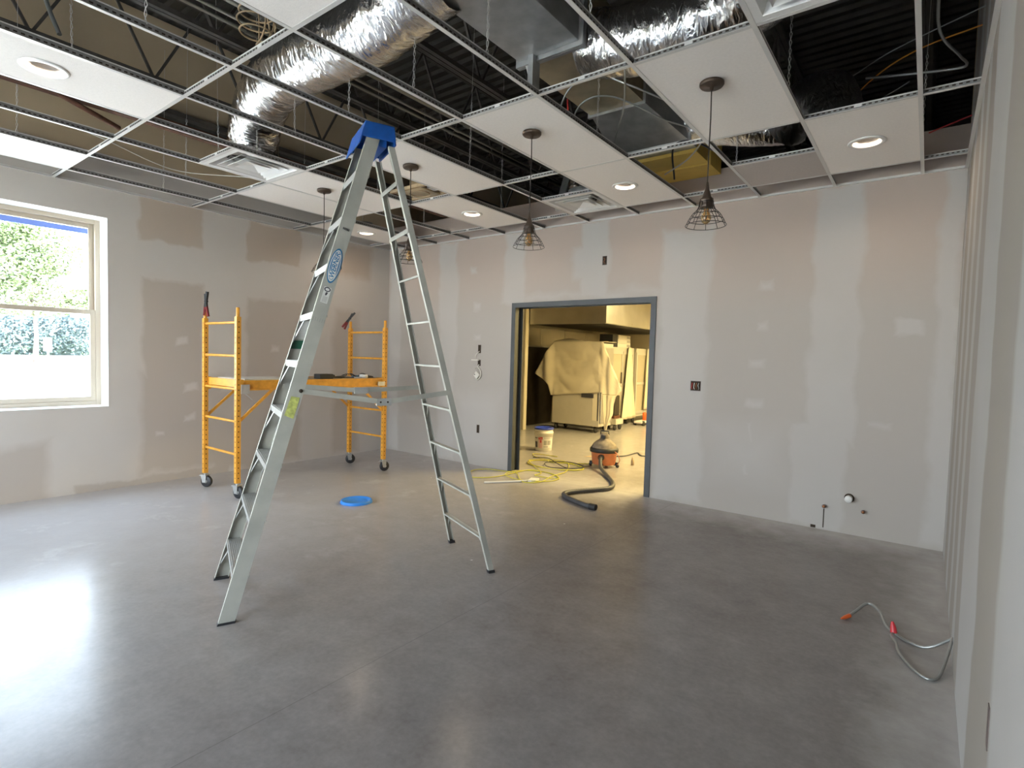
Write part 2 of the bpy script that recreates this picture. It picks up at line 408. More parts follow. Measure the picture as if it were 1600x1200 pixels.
# concrete floor
def concrete():
    m, nt, b = new_mat('concrete')
    geo = nt.nodes.new('ShaderNodeNewGeometry')
    P = geo.outputs['Position']
    sep = nt.nodes.new('ShaderNodeSeparateXYZ'); nt.links.new(P, sep.inputs[0])
    def nz(scale, detail=6, rough=0.55, dist=0.0):
        n = nt.nodes.new('ShaderNodeTexNoise'); n.inputs['Scale'].default_value = scale; n.inputs['Detail'].default_value = detail
        n.inputs['Roughness'].default_value = rough; n.inputs['Distortion'].default_value = dist
        nt.links.new(P, n.inputs['Vector']); return n.outputs['Fac']
    def ramp(f, p0, c0, p1, c1):
        r = nt.nodes.new('ShaderNodeValToRGB'); r.color_ramp.elements[0].position = p0; r.color_ramp.elements[0].color = (*c0, 1)
        r.color_ramp.elements[1].position = p1; r.color_ramp.elements[1].color = (*c1, 1); nt.links.new(f, r.inputs[0]); return r.outputs[0]
    def mix(f, a, b_, mode='MIX'):
        x = nt.nodes.new('ShaderNodeMixRGB'); x.blend_type = mode
        if isinstance(f, float): x.inputs[0].default_value = f
        else: nt.links.new(f, x.inputs[0])
        for i, c in ((1, a), (2, b_)):
            if isinstance(c, tuple): x.inputs[i].default_value = (*c, 1)
            else: nt.links.new(c, x.inputs[i])
        return x.outputs[0]
    big = nz(0.9, 7, 0.58, 0.0); mid = nz(4.5, 8, 0.6, 0.0); fine = nz(38, 4, 0.6)
    base = ramp(big, 0.30, (0.14, 0.118, 0.104), 0.70, (0.31, 0.288, 0.272))
    base = mix(0.48, base, ramp(mid, 0.25, (0.145, 0.127, 0.115), 0.8, (0.31, 0.286, 0.27)))
    base = mix(0.14, base, ramp(fine, 0.35, (0.08, 0.072, 0.065), 0.65, (0.34, 0.32, 0.30)))
    base = mix(0.30, base, ramp(nz(8, 7, 0.7), 0.25, (0.12, 0.103, 0.092), 0.75, (0.31, 0.285, 0.268)))
    # drywall dust gathered by the walls and trodden into streaks
    dl = math_node(nt, 'MINIMUM', sep.outputs[0], math_node(nt, 'MULTIPLY', math_node(nt, 'ABSOLUTE', sep.outputs[1]), 1.0))
    dr = math_node(nt, 'MULTIPLY', math_node(nt, 'SUBTRACT', 6.774, sep.outputs[0]), 1.6)
    dd = math_node(nt, 'MINIMUM', dl, dr)
    edge = nt.nodes.new('ShaderNodeMapRange'); edge.inputs[1].default_value = 0.0; edge.inputs[2].default_value = 0.62; edge.inputs[3].default_value = 1.0; edge.inputs[4].default_value = 0.0
    nt.links.new(math_node(nt, 'ADD', dd, math_node(nt, 'MULTIPLY', math_node(nt, 'SUBTRACT', mid, 0.5), 0.9)), edge.inputs[0])
    base = mix(edge.outputs[0], base, (0.46, 0.44, 0.42))
    window_light = nt.nodes.new('ShaderNodeMapRange'); window_light.inputs[1].default_value = 4.6; window_light.inputs[2].default_value = 0.6; window_light.inputs[3].default_value = 0.0; window_light.inputs[4].default_value = 0.8
    nt.links.new(math_node(nt, 'ADD', sep.outputs[0], math_node(nt, 'MULTIPLY', math_node(nt, 'SUBTRACT', big, 0.5), 3.0)), window_light.inputs[0])
    base = mix(window_light.outputs[0], base, (0.46, 0.445, 0.45))  # daylight on the window side painted into the floor colour
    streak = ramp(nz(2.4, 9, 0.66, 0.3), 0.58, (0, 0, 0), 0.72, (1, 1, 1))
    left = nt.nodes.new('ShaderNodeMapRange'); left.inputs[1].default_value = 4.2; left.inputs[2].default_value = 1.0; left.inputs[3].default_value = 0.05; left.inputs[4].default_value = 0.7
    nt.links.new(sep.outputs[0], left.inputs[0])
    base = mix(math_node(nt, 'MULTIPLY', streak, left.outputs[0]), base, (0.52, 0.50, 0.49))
    specks = nt.nodes.new('ShaderNodeTexVoronoi'); specks.inputs['Scale'].default_value = 2.2; specks.inputs['Randomness'].default_value = 1.0; nt.links.new(P, specks.inputs['Vector'])
    sp = ramp(math_node(nt, 'ADD', specks.outputs['Distance'], math_node(nt, 'MULTIPLY', fine, 0.03)), 0.030, (1, 1, 1), 0.042, (0, 0, 0))
    base = mix(sp, base, (0.6, 0.58, 0.55))
    # saw-cut control joints
    for ax, c in ((0, 4.58), (1, 0.04)):
        j = math_node(nt, 'LESS_THAN', math_node(nt, 'ABSOLUTE', math_node(nt, 'SUBTRACT', math_node(nt, 'ADD', sep.outputs[ax], math_node(nt, 'MULTIPLY', math_node(nt, 'SUBTRACT', mid, 0.5), 0.006)), c)), 0.0022)
        base = mix(math_node(nt, 'MULTIPLY', j, 0.4), base, (0.09, 0.08, 0.075))
    nt.links.new(base, b.inputs['Base Color'])
    rg = nt.nodes.new('ShaderNodeMapRange'); rg.inputs[1].default_value = 0.3; rg.inputs[2].default_value = 0.7; rg.inputs[3].default_value = 0.17; rg.inputs[4].default_value = 0.265
    nt.links.new(nz(6, 8, 0.72, 0.6), rg.inputs[0]); nt.links.new(rg.outputs[0], b.inputs['Roughness']); b.inputs['Specular IOR Level'].default_value = 0.18
    return m
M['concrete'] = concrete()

W_ROOM = 6.774; H_GRID = 3.023; H_DECK = 4.9; H_BACK = 3.36; X0 = 1.0036; Y0 = 0.3715; U2 = 0.6096
CM = {'back': [], 'left': []}
back_stripes = [(0.0, 0.28, 0, 3.05, .05), (1.05, 1.44, 0.0, 3.05, .06), (2.2, 2.56, 2.1, 3.05, .06), (3.33, 3.73, 2.15, 3.05, .05), (3.2, 3.5, 2.35, 2.8, .08), (4.32, 4.86, 0.0, 2.85, .06),
                (5.72, 6.14, 0.75, 3.05, .05), (5.62, 6.08, 0.0, 0.95, .05), (6.61, 6.80, 0, 3.05, .05), (1.3, 2.36, 0.0, 1.1, .3), (4.8, 5.7, 0.2, 1.0, .4), (2.3, 4.4, 2.13, 2.28, .1)]
back_spots = [(5.27, 5.43, 2.16, 2.28, .05), (5.28, 5.42, 1.79, 1.89, .05), (5.25, 5.40, 1.42, 1.52, .05), (5.22, 5.40, 1.05, 1.17, .05), (5.23, 5.32, 0.70, 0.90, .05), (5.22, 5.32, 0.38, 0.55, .05),
              (6.36, 6.55, 1.70, 1.86, .03), (1.62, 1.78, 2.55, 2.68, .05), (1.72, 1.86, 2.06, 2.18, .05), (1.72, 1.86, 1.68, 1.80, .05), (6.2, 6.4, .92, 1.0, .05)]
M['wall_back'] = drywall('wall_back', 0, back_stripes, False, back_spots)
left_paper = [(-3.34, -2.68, 2.57, 3.05, .04), (-3.32, -2.66, 1.05, 2.20, .05), (-3.38, -2.45, 0.06, 1.2, .08), (-2.20, -1.46, 2.54, 3.05, .04), (-2.22, -1.42, 0.85, 2.12, .06), (-2.6, -1.42, 0.0, 1.05, .08),
              (-4.9, -4.02, -0.1, 0.58, .1), (-1.02, -0.5, 0.0, 2.1, .1), (-1.0, -.3, 2.5, 3.05, .1), (-3.9, -2.4, -.1, .10, .03)]
left_spots = [(-3.0, -2.85, 1.48, 1.6, .04), (-2.9, -2.76, 0.95, 1.08, .04), (-2.9, -2.76, .62, .72, .04), (-1.9, -1.78, 1.45, 1.55, .04), (-3.22, -3.1, .5, .58, .04), (-1.85, -1.7, 1.0, 1.1, .04)]
M['wall_left'] = drywall('wall_left', 1, left_paper, True, left_spots, paper=(0.44, 0.365, 0.30), comp=(0.52, 0.485, 0.45), paper_low=(0.42, 0.37, 0.325))
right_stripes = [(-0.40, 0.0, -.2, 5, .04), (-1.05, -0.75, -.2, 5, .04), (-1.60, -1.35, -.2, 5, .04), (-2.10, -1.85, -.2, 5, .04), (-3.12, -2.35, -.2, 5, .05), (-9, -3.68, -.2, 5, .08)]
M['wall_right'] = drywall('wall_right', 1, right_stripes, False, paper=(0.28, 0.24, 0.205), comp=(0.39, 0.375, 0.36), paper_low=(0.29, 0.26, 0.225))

# ------------------------------------------------------------------ the setting
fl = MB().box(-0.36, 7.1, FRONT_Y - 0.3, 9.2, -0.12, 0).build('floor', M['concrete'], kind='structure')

DX0, DX1, DZ = 2.375, 4.29, 2.145            # doorway
# structure walls: lower board to just above the grid, dusty board above
def wall_pieces(name, boxes, upper_boxes, mats):
    b = MB()
    for q in boxes: b.box(*q, mi=0)
    for q in upper_boxes: b.box(*q, mi=1)
    return b.build(name, mats, kind='structure')
T = 0.15
wall_pieces('wall_back', [(-0.02, DX0, 0, T, 0, H_BACK), (DX1, W_ROOM + .02, 0, T, 0, H_BACK), (DX0, DX1, 0, T, DZ, H_BACK)],
            [], [M['wall_back'], M['upper_board']])
# left wall pierced by the windows
b = MB(); ys = [FRONT_Y]
LT = 0.30
for (y0, y1, z0, z1) in sorted(WINDOWS):
    b.box(-LT, 0, ys[-1], y0, 0, 3.36)
    b.box(-LT, 0, y0, y1, 0, z0); b.box(-LT, 0, y0, y1, z1, 3.36)
    ys.append(y1)
b.box(-LT, 0, ys[-1], 0, 0, 3.36)
b.box(-LT, -0.004, FRONT_Y, T, 3.36, H_DECK, mi=1); b.box(-.65, -.35, T, 9.2, 3.05, H_DECK, mi=1); b.box(-.65, -.3, T, T + .2, 3.05, H_DECK, mi=1)
b.build('wall_left', [M['wall_left'], M['upper_board']], kind='structure')
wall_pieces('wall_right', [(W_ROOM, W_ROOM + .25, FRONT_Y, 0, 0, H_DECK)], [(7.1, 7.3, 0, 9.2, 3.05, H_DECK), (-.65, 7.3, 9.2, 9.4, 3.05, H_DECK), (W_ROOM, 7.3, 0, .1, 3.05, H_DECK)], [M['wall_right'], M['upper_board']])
b = MB(); xs = -0.3
for (x0, x1) in FILL_GLASS:
    b.box(xs, x0, FRONT_Y - .25, FRONT_Y, 0, 3.10); b.box(x0, x1, FRONT_Y - .25, FRONT_Y, 2.75, 3.10); b.box(x0, x1, FRONT_Y - .25, FRONT_Y, 0, 0.25); xs = x1
b.box(xs, W_ROOM + .25, FRONT_Y - .25, FRONT_Y, 0, 3.10)
b.box(-.3, W_ROOM + .25, FRONT_Y - .25, FRONT_Y - .004, 3.10, H_DECK, mi=1)
b.build('wall_front', [M['wall_right'], M['upper_board']], kind='structure')

# corrugated steel deck = ceiling; ribs run along x
b = MB(); y = FRONT_Y; vs = []; prof = []
while y < 9.2:
    prof += [(y, H_DECK + .04), (y + .06, H_DECK + .04), (y + .08, H_DECK), (y + .135, H_DECK)]
    y += 0.155
prof.append((y, H_DECK + .04))
vs = [(x, p[0], p[1]) for p in prof for x in (-0.65, 7.3)] + [(x, p[0], p[1] + .05) for p in prof for x in (-0.65, 7.3)]
n_ = len(prof); fs = []
for i in range(n_ - 1):
    fs.append((2 * i, 2 * i + 1, 2 * i + 3, 2 * i + 2))
    k = 2 * n_
    fs.append((k + 2 * i, k + 2 * i + 2, k + 2 * i + 3, k + 2 * i + 1))
b.add(vs, fs)
b.box(-0.65, 7.3, FRONT_Y - .25, 9.4, H_DECK + .1, H_DECK + .2)
b.build('ceiling', M['deck'], kind='structure')

# kitchen shell
MB().box(-0.65, 0.0, T, 3.50, 0, 2.95).box(-.65, -.35, 3.50, 9.2, 0, 2.95).build('wall_left_kitchen', M['stainless_wall'], kind='structure')
MB().box(-0.35, 7.1, 8.6, 9.2, 0, 2.95).build('wall_back_kitchen', M['kitchen_wall'], kind='structure')
MB().box(6.4, 7.1, T, 8.6, 0, 2.95).build('wall_right_kitchen', M['kitchen_wall'], kind='structure')
MB().box(-0.65, 7.1, T, 9.2, 2.95, 3.05).build('ceiling_kitchen', M['kitchen_wall'], kind='structure')

# door frame
d = thing('door_1', None, None, (0, 0, 0), kind='structure')
fw = 0.060
def jamb(x, sgn):
    q = MB()
    q.box(x, x + sgn * fw, -0.014, 0.0, 0, DZ + fw * 0 + 0.0)
    q.box(x, x + sgn * 0.012, 0.0, T, 0, DZ - fw)
    q.box(x, x + sgn * fw, T, T + .014, 0, DZ)
    q.box(x + sgn * .012, x + sgn * 0.028, 0.045, 0.10, 0, DZ - fw)
    return q
jamb(DX0, 1).build('jamb', M['door_frame'], d)
jamb(DX1, -1).build('jamb', M['door_frame'], d)
q = MB(); q.box(DX0 + fw, DX1 - fw, -0.014, 0, DZ - fw, DZ); q.box(DX0, DX1, 0, T, DZ - .012, DZ); q.box(DX0 + fw, DX1 - fw, T, T + .014, DZ - fw, DZ); q.box(DX0 + .012, DX1 - .012, .045, .10, DZ - .028, DZ - .012)
q.build('door_head', M['door_frame'], d)

# windows (double-hung vinyl units)
for wi, (y0, y1, z0, z1) in enumerate(WINDOWS):
    w = thing('window_%d' % (wi + 1), None, None, (0, 0, 0), kind='structure')
    q = MB(); e = 0.004
    q.box(-.23, .002, y0, y0 + e, z0, z1); q.box(-.23, .002, y1 - e, y1, z0, z1); q.box(-.23, .002, y0, y1, z1 - e, z1); q.box(-.23, .004, y0, y1, z0, z0 + e)
    q.build('window_return', M['return_white'], w)
    xf0, xf1 = -0.30, -0.215
    q = MB(); a = .045
    q.box(xf0, xf1, y0, y0 + a, z0, z1); q.box(xf0, xf1, y1 - a, y1, z0, z1); q.box(xf0, xf1, y0 + a, y1 - a, z1 - a, z1); q.box(xf0, xf1, y0 + a, y1 - a, z0, z0 + a)
    q.build('window_frame', M['window_vinyl'], w, bevel=0.004)
    zm = 1.80
    def sash(x0_, x1_, za, zb, name, st=.045):
        Y0_, Y1_ = y0 + a, y1 - a
        g = MB()
        g.box(x0_, x1_, Y0_, Y0_ + st, za, zb); g.box(x0_, x1_, Y1_ - st, Y1_, za, zb); g.box(x0_, x1_, Y0_ + st, Y1_ - st, zb - st, zb); g.box(x0_, x1_, Y0_ + st, Y1_ - st, za, za + st)
        o = g.build(name, M['window_vinyl'], w, bevel=0.003)
        xm = (x0_ + x1_) / 2
        MB().box(xm - .003, xm + .003, Y0_ + st, Y1_ - st, za + st, zb - st).build('pane', M['glass'], o)
        return o
    up = sash(-.285, -.258, zm - .02, z1 - a, 'upper_sash')
    sash(-.252, -.222, z0 + a, zm + .025, 'lower_sash')
    MB().box(-.256, -.252, y0 + a + .05, y1 - a - .05, z1 - a - .105, z1 - a - .052).build('protective_film', M['film_blue'], up)
for gi, (x0, x1) in enumerate(FILL_GLASS):  # unseen windows added behind the camera to fill the room with daylight
    w = thing('window_%d' % (gi + 2), None, None, (0, 0, 0), kind='structure')
    q = MB(); a = .05; ya, yb = FRONT_Y - .18, FRONT_Y - .10
    q.box(x0, x0 + a, ya, yb, .25, 2.75); q.box(x1 - a, x1, ya, yb, .25, 2.75); q.box(x0 + a, x1 - a, ya, yb, 2.70, 2.75); q.box(x0 + a, x1 - a, ya, yb, .25, .30)
    q.box((x0 + x1) / 2 - .025, (x0 + x1) / 2 + .025, ya, yb, .30, 2.70)
    q.build('window_frame', M['window_vinyl'], w)
    MB().box(x0 + a, (x0 + x1) / 2 - .025, ya + .03, ya + .036, .30, 2.70).build('pane', M['glass'], w)
    MB().box((x0 + x1) / 2 + .025, x1 - a, ya + .03, ya + .036, .30, 2.70).build('pane', M['glass'], w)

# ------------------------------------------------------------------ outdoors
GZ = -0.15
M['asphalt'] = mat('asphalt', (0.42, 0.42, 0.42), 0.9, var=0.1, vscale=0.3)
M['lawn'] = mat('lawn', (0.16, 0.20, 0.06), 0.95, var=0.25, vscale=0.4)
M['bark'] = mat('bark', (0.16, 0.13, 0.11), 0.9, var=0.3)
M['mulch'] = mat('mulch', (0.10, 0.05, 0.03), 0.95, var=0.3)
M['kerb'] = mat('kerb', (0.5, 0.5, 0.5), 0.8)
M['leaf_tree'] = mat('leaf_tree', (0.24, 0.31, 0.15), 0.6, var=0.5, vscale=0.8)
M['leaf_hedge'] = mat('leaf_hedge', (0.15, 0.20, 0.215), 0.9, var=0.3, vscale=0.5)  # pale bluish haze painted into the leaf colour
M['bldg'] = mat('bldg', (0.45, 0.42, 0.38), 0.9)
MB().box(-88, -0.3, -60, 90, GZ - .2, GZ).build('ground', M['asphalt'], kind='structure')
MB().box(-0.3, 40, -60, FRONT_Y - .25, GZ - .2, GZ - .001).build('ground_front', M['asphalt'], kind='structure')
tag(MB().box(-140, -88, -60, 90, GZ - .2, GZ + .12).build('lawn', M['lawn']), kind='structure')
MB().box(-88.3, -88, -60, 90, GZ, GZ + .16).build('kerb', M['kerb'], kind='structure')

def leaf_cloud(blobs, per, size, rs):
    q = MB()
    for (cx, cy, cz, rx, ry, rz) in blobs:
        for _ in range(per):
            while True:
                p = Vector((rs.uniform(-1, 1), rs.uniform(-1, 1), rs.uniform(-1, 1)))
                if 0.35 < p.length < 1: break
            c = Vector((cx + p.x * rx, cy + p.y * ry, cz + p.z * rz))
            a = Vector((rs.gauss(0, 1), rs.gauss(0, 1), rs.gauss(0, .6))).normalized() * size * rs.uniform(.6, 1.3)
            n__ = Vector((rs.gauss(0, 1), rs.gauss(0, 1), rs.gauss(0, 1)))
            c2 = a.cross(n__).normalized() * size * .5
            q.add([c - a, c + c2, c + a, c - c2], [(0, 1, 2, 3)])
    return q
rs = random.Random(3)
def tree(x, y, th, crown, label, per=4600, size=.17, group=None):
    t = thing('tree', label, 'tree', (x, y, GZ), group=group)
    q = MB(); q.tube([(0, 0, 0), (0.05, 0.1, th * .5), (0, 0, th), (.1, .1, th + 3.5)], .3, 10, radii=[.22, .16, .13, .05])
    for k in range(6):
        a = k * 1.05; q.tube([(0, 0, th * .8 + k * .3), (math.cos(a) * 1.2, math.sin(a) * 1.2, th + 1.4 + k * .3), (math.cos(a) * 2.6, math.sin(a) * 2.6, th + 2.6 + k * .4)], .08, 6, radii=[.12, .08, .03])
    q.build('trunk', M['bark'], t)
    leaf_cloud(crown, per, size, rs).build('foliage', M['leaf_tree'], t, kind='stuff')
    return t
tree(-53.4, 6.93, 4.4, [(0, -.5, 5.4, 3.4, 4.6, 1.5), (0, -1.8, 7.8, 3, 3.2, 2.2), (0, .6, 9.4, 3, 2.8, 2.2), (0, -2.2, 11.6, 2.4, 3.0, 2.0), (0, 3.6, 5.6, 1.8, 2.2, 1.0), (0, -4.6, 6.0, 2.2, 2.6, 2.0), (0, -4.4, 9.6, 2, 2.2, 1.8)],
     'leafy street tree seen straight through the window, trunk in a mulch bed')
tree(-34, -6.6, 6.5, [(0, -1.5, 10.4, 3.4, 3.6, 2.0), (0, 3.6, 11.6, 2.4, 3.0, 1.0), (0, -4, 8.6, 3, 3, 2.5)], 'tall tree at the left edge of the window, branches reaching over its top', per=1200, size=.11)
tree(-62, 22.5, 7.0, [(0, 0, 9, 3.2, 4.2, 3.4), (0, -3, 7.6, 2.6, 3.0, 1.6)], 'sparse tree at the right edge of the window behind the sash', per=700, size=.17)
q = MB().lathe([(0.0, .12), (.8, .08), (1.4, 0.0)], n=20)
tag(q.build('mulch_bed', M['mulch'], loc=(-53.4, 6.93, GZ)), 'brown mulch ring around the foot of the street tree outside', 'mulch')
hb = []
for k in range(34):
    hb.append((-93 + rs.uniform(-1, 1), -14 + k * 1.9, 3.0 + rs.uniform(-.6, .6), 2.0, 2.2, 3.6 + rs.uniform(-.6, .8)))
q = leaf_cloud(hb, 1100, .24, rs)
q.box(-94, -93.4, -16, 52, GZ, 5.6)
tag(q.build('hedge', M['leaf_hedge'], kind='stuff'), 'dark tall hedge across the street seen low in the window', 'hedge')
q = MB(); q.box(-75.1, -74.9, 12.5, 12.65, GZ, GZ + 1.2); q.box(-75.2, -74.8, 12.2, 12.9, GZ + .9, GZ + 2.4)
tag(q.build('street_sign', M['trim_white']), 'small white sign on a post across the street by the hedge', 'sign')

# ------------------------------------------------------------------ above the grid
# open-web joists running along y
M_j = M['joist']
def joist(x, zb, label):
    t = thing('bar_joist', label, 'joist', (x, 0, 0), group='open web joists under the steel deck')
    ya, yb = FRONT_Y, 8.6; zt = H_DECK - .005
    q = MB(); q.box(-.05, -.005, ya, yb, zt - .04, zt); q.box(.005, .05, ya, yb, zt - .04, zt); q.build('top_chord', M_j, t)
    q = MB(); q.box(-.045, -.005, ya + .2, yb - .1, zb, zb + .04); q.box(.005, .045, ya + .2, yb - .1, zb, zb + .04); q.build('bottom_chord', M_j, t)
    q = MB(); y_ = ya + .3; k = 0
    while y_ + .45 < yb:
        a_ = (0, y_, zb + .02) if k % 2 == 0 else (0, y_, zt - .02); c_ = (0, y_ + .45, zt - .02) if k % 2 == 0 else (0, y_ + .45, zb + .02)
        q.bar(a_, c_, .022, .022); y_ += .45; k += 1
    q.build('web', M_j, t)
    return t
for x, where in ((0.62, 'nearest the window wall'), (1.88, 'second from the window wall'), (3.15, 'above the stepladder'), (5.20, 'right of the square metal duct'), (6.46, 'nearest the right wall')):
    joist(x, 3.98, 'dark steel open web joist ' + where)

# steel angle beam along the left upper wall
tag(MB().box(0.0, .10, FRONT_Y, 0, 3.93, 3.98).box(0, .012, FRONT_Y, 0, 3.86, 3.98).build('ledger_angle', M['joist']), 'dark steel ledger angle running along the upper left wall', 'beam')
tag(MB().box(1.24, 1.30, -6, -.1, 3.34, 3.40).box(1.24, 1.245, -6, -.1, 3.34, 3.44).build('steel_channel', M['rust']), 'brownish steel channel above the ceiling grid near the window wall', 'beam')

# conduits
for k, (x, z, r_) in enumerate(((2.40, 3.85, .014), (2.48, 3.86, .014), (2.62, 3.88, .022))):
    q = MB().tube([(x, -7.9, z), (x, -4, z), (x + .01, 6, z)], r_, 8)
    for y_ in (-6.2, -3.4, -1.2): q.tube([(x, y_ - .03, z), (x, y_ + .03, z)], r_ * 1.35, 8)
    tag(q.build('conduit', M['pipe_metal']), ['thin metal conduit above the ceiling, left one of a parallel pair', 'thin metal conduit above the ceiling, right one of a parallel pair', 'thicker metal pipe beside the pair of thin conduits'][k], 'conduit')

# rectangular galvanised trunk duct
t = thing('metal_duct', 'square galvanized trunk duct above the grid in the middle of the room', 'duct', (4.3, -2.5, 3.45))
def dx(bx, name, m, bev=.0): return MB().box(*bx).build(name, m, t, bevel=bev)
dx((0, .46, -4.2, -.02, 0, .42), 'duct_section', M['galv'], .004)
q = MB(); q.box(-.03, .49, -.02, .0, -.03, .45); q.box(-.03, .49, .004, .024, -.03, .45); q.build('flange', M['galv'], t)
dx((0, .46, .03, .95, 0, .42), 'duct_section', M['galv_warm'], .004)
q = MB(); q.box(-.02, .48, .95, .975, -.02, .44); q.build('flange', M['galv'], t)
q = MB(); q.hexa([(0, .975, 0), (.46, .975, 0), (.60, 1.55, -.12), (-.08, 1.55, -.12), (0, .975, .42), (.46, .975, .42), (.60, 1.55, .34), (-.08, 1.55, .34)]); q.build('transition', M['galv'], t)
q = MB(); q.box(-.10, .62, 1.55, 1.575, -.14, .36); q.build('flange', M['galv'], t)
dx((-.08, .60, 1.58, 1.78, -.12, .34), 'duct_section', M['galv'], .004)
q = MB(); q.box(.10, .14, -.06, .02, -.2, 0); q.build('hanger_bracket', M['galv'], t)
tag(MB().box(4.22, 4.90, -.72, -.02, 3.30, 3.72).box(4.20, 4.92, -.40, -.385, 3.285, 3.735).build('duct_end_box', M['kitchen_lit_yellow'], bevel=.003), 'box end of the trunk duct by the upper back wall, kitchen light painted in as yellow', 'duct')
tag(MB().bar((4.36, -2.52, 3.47), (4.43, -2.42, 3.08), .05, .004, (0, 1, 0)).build('hanger_strap', M['white_metal']), 'pale metal strap hanging from the trunk duct joint', 'strap')

# flexible ducts
def flex(pts, r, name, m, label, seed, n=40, step=12, amp=.010, label2=None):
    c = spline(pts, step)
    q = MB(); q.tube(c, r, n, cap=False)
    vs = []
    sd = Vector((seed, seed * 2.1, 0))
    nn = n; 
    for i, v in enumerate(q.v):
        ring = i // nn; ctr = c[ring]; p = Vector(v); out = (p - ctr).normalized()
        a = noise.noise(p * 9 + sd) * amp + noise.noise(p * 22 + sd) * amp * .55 + math.sin(ring * 1.9) * amp * .12
        vs.append(tuple(p + out * a))
    q.v = vs
    return tag(q.build(name, m), label, 'duct')
flex([(1.93, -3.12, 3.07), (1.95, -3.13, 3.22), (2.12, -3.18, 3.39), (2.5, -3.28, 3.46), (3.04, -3.33, 3.47), (3.7, -3.31, 3.47), (4.33, -3.29, 3.60)], .20, 'foil_duct', M['foil'],
     'long silver foil flex duct curving down to the left diffuser', 1.3, n=56, step=22)
flex([(4.70, -2.28, 3.56), (4.95, -2.28, 3.49), (5.35, -2.26, 3.46), (5.75, -2.35, 3.46), (6.08, -2.72, 3.42), (6.17, -3.05, 3.30), (6.18, -3.12, 3.07)], .20, 'foil_duct', M['foil'],
     'silver foil flex duct right of the trunk duct at the top edge', 5.3, n=56, step=22)
flex([(3.745, -.675, 3.08), (3.75, -.66, 3.25), (3.85, -.60, 3.42), (4.05, -.58, 3.50), (4.3, -.60, 3.50)], .15, 'foil_duct', M['foil'],
     'short silver flex duct above the diffuser over the doorway', 8.3, n=40, step=14)
flex([(4.78, -.9, 3.50), (5.1, -.75, 3.46), (5.45, -.62, 3.42), (5.62, -.62, 3.40)], .15, 'foil_duct', M['foil'],
     'short silver flex duct over the grey half tile near the right pendant', 2.3, n=40, step=14)
q_d = flex([(5.60, -.66, 3.38), (5.75, -.80, 3.44), (5.92, -.95, 3.40), (5.98, -1.02, 3.22), (5.99, -1.03, 3.10)], .185, 'black_duct', M['black_foil'],
     'black jacketed flex duct in the open bay left of the right recessed light tile', 6.1, n=40, step=14)

# ------------------------------------------------------------------ suspended ceiling
grid = thing('ceiling_grid', 'white metal suspended ceiling grid, many bays still open', 'ceiling grid', (0, 0, H_GRID))
def tee_mesh(L, web):
    """inverted tee along +y from 0 to L, flange at z 0"""
    q = MB(); q.box(-.012, .012, 0, L, 0, .0015, 0); q.box(-.0015, .0015, 0, L, .0015, web, 1); q.box(-.003, .003, 0, L, web - .006, web, 0)
    n = int(L / .03)
    for k in range(n):
        y_ = (k + .5) * L / n
        q.box(-.0021, .0021, y_ - .008, y_ + .008, .014, .022, 2)
    return q
mains = MB()
LM = -FRONT_Y
base_main = tee_mesh(LM, .042).build('main_runner', [M['white_metal'], M['web_metal'], M['hole_dark']], grid, loc=(X0 + U2 * -1, FRONT_Y, 0))
for i in range(0, 10):
    o = base_main.copy(); COL.objects.link(o); o.location.x = X0 + U2 * i
q = tee_mesh(U2 - .026, .032)
# clip in the middle of the cross tee
q.box(-.004, .004, .27, .31, .012, .026, 0)
ct = None
def cross(x, y, L=None):
    global ct
    if ct is None:
        ct = q.build('cross_tee', [M['white_metal'], M['web_metal'], M['hole_dark']], grid); o = ct
    else:
        o = ct.copy(); COL.objects.link(o)
    o.location = (x + .013, y, 0); o.rotation_euler = (0, 0, -PI / 2)
    return o
def rowY(j): return -Y0 - 2 * U2 * j
for j in range(0, 6):
    for i in range(-1, 9):
        cross(X0 + U2 * i, rowY(j))
for i, j in ((7, .5), (4, .5), (1, 2.5), (8, 2.5)):
    cross(X0 + U2 * i, rowY(j))
# short border tees
e1 = tee_mesh(X0 - U2 - .013, .032).build('border_tee', [M['white_metal'], M['web_metal'], M['hole_dark']], grid); e1.location = (0, rowY(0), 0); e1.rotation_euler = (0, 0, -PI / 2)
e2 = tee_mesh(W_ROOM - (X0 + U2 * 9) - .013, .032).build('border_tee', [M['white_metal'], M['web_metal'], M['hole_dark']], grid); e2.location = (X0 + U2 * 9 + .013, rowY(0), 0); e2.rotation_euler = (0, 0, -PI / 2)
for j in range(1, 6):
    for e in (e1, e2):
        o = e.copy(); COL.objects.link(o); o.location.y = rowY(j)
# wall angle
q = MB(); q.box(0, .022, FRONT_Y, 0, -.001, .001); q.box(0, .0015, FRONT_Y, 0, 0, .022); q.build('wall_angle', M['white_metal'], grid)
q = MB(); q.box(W_ROOM - .022, W_ROOM, FRONT_Y, 0, -.001, .001); q.box(W_ROOM - .0015, W_ROOM, FRONT_Y, 0, 0, .022); q.build('wall_angle', M['white_metal'], grid)
q = MB(); q.box(0, W_ROOM, -.022, 0, -.001, .001); q.box(0, W_ROOM, -.0015, 0, 0, .022); q.build('wall_angle', M['white_metal'], grid)
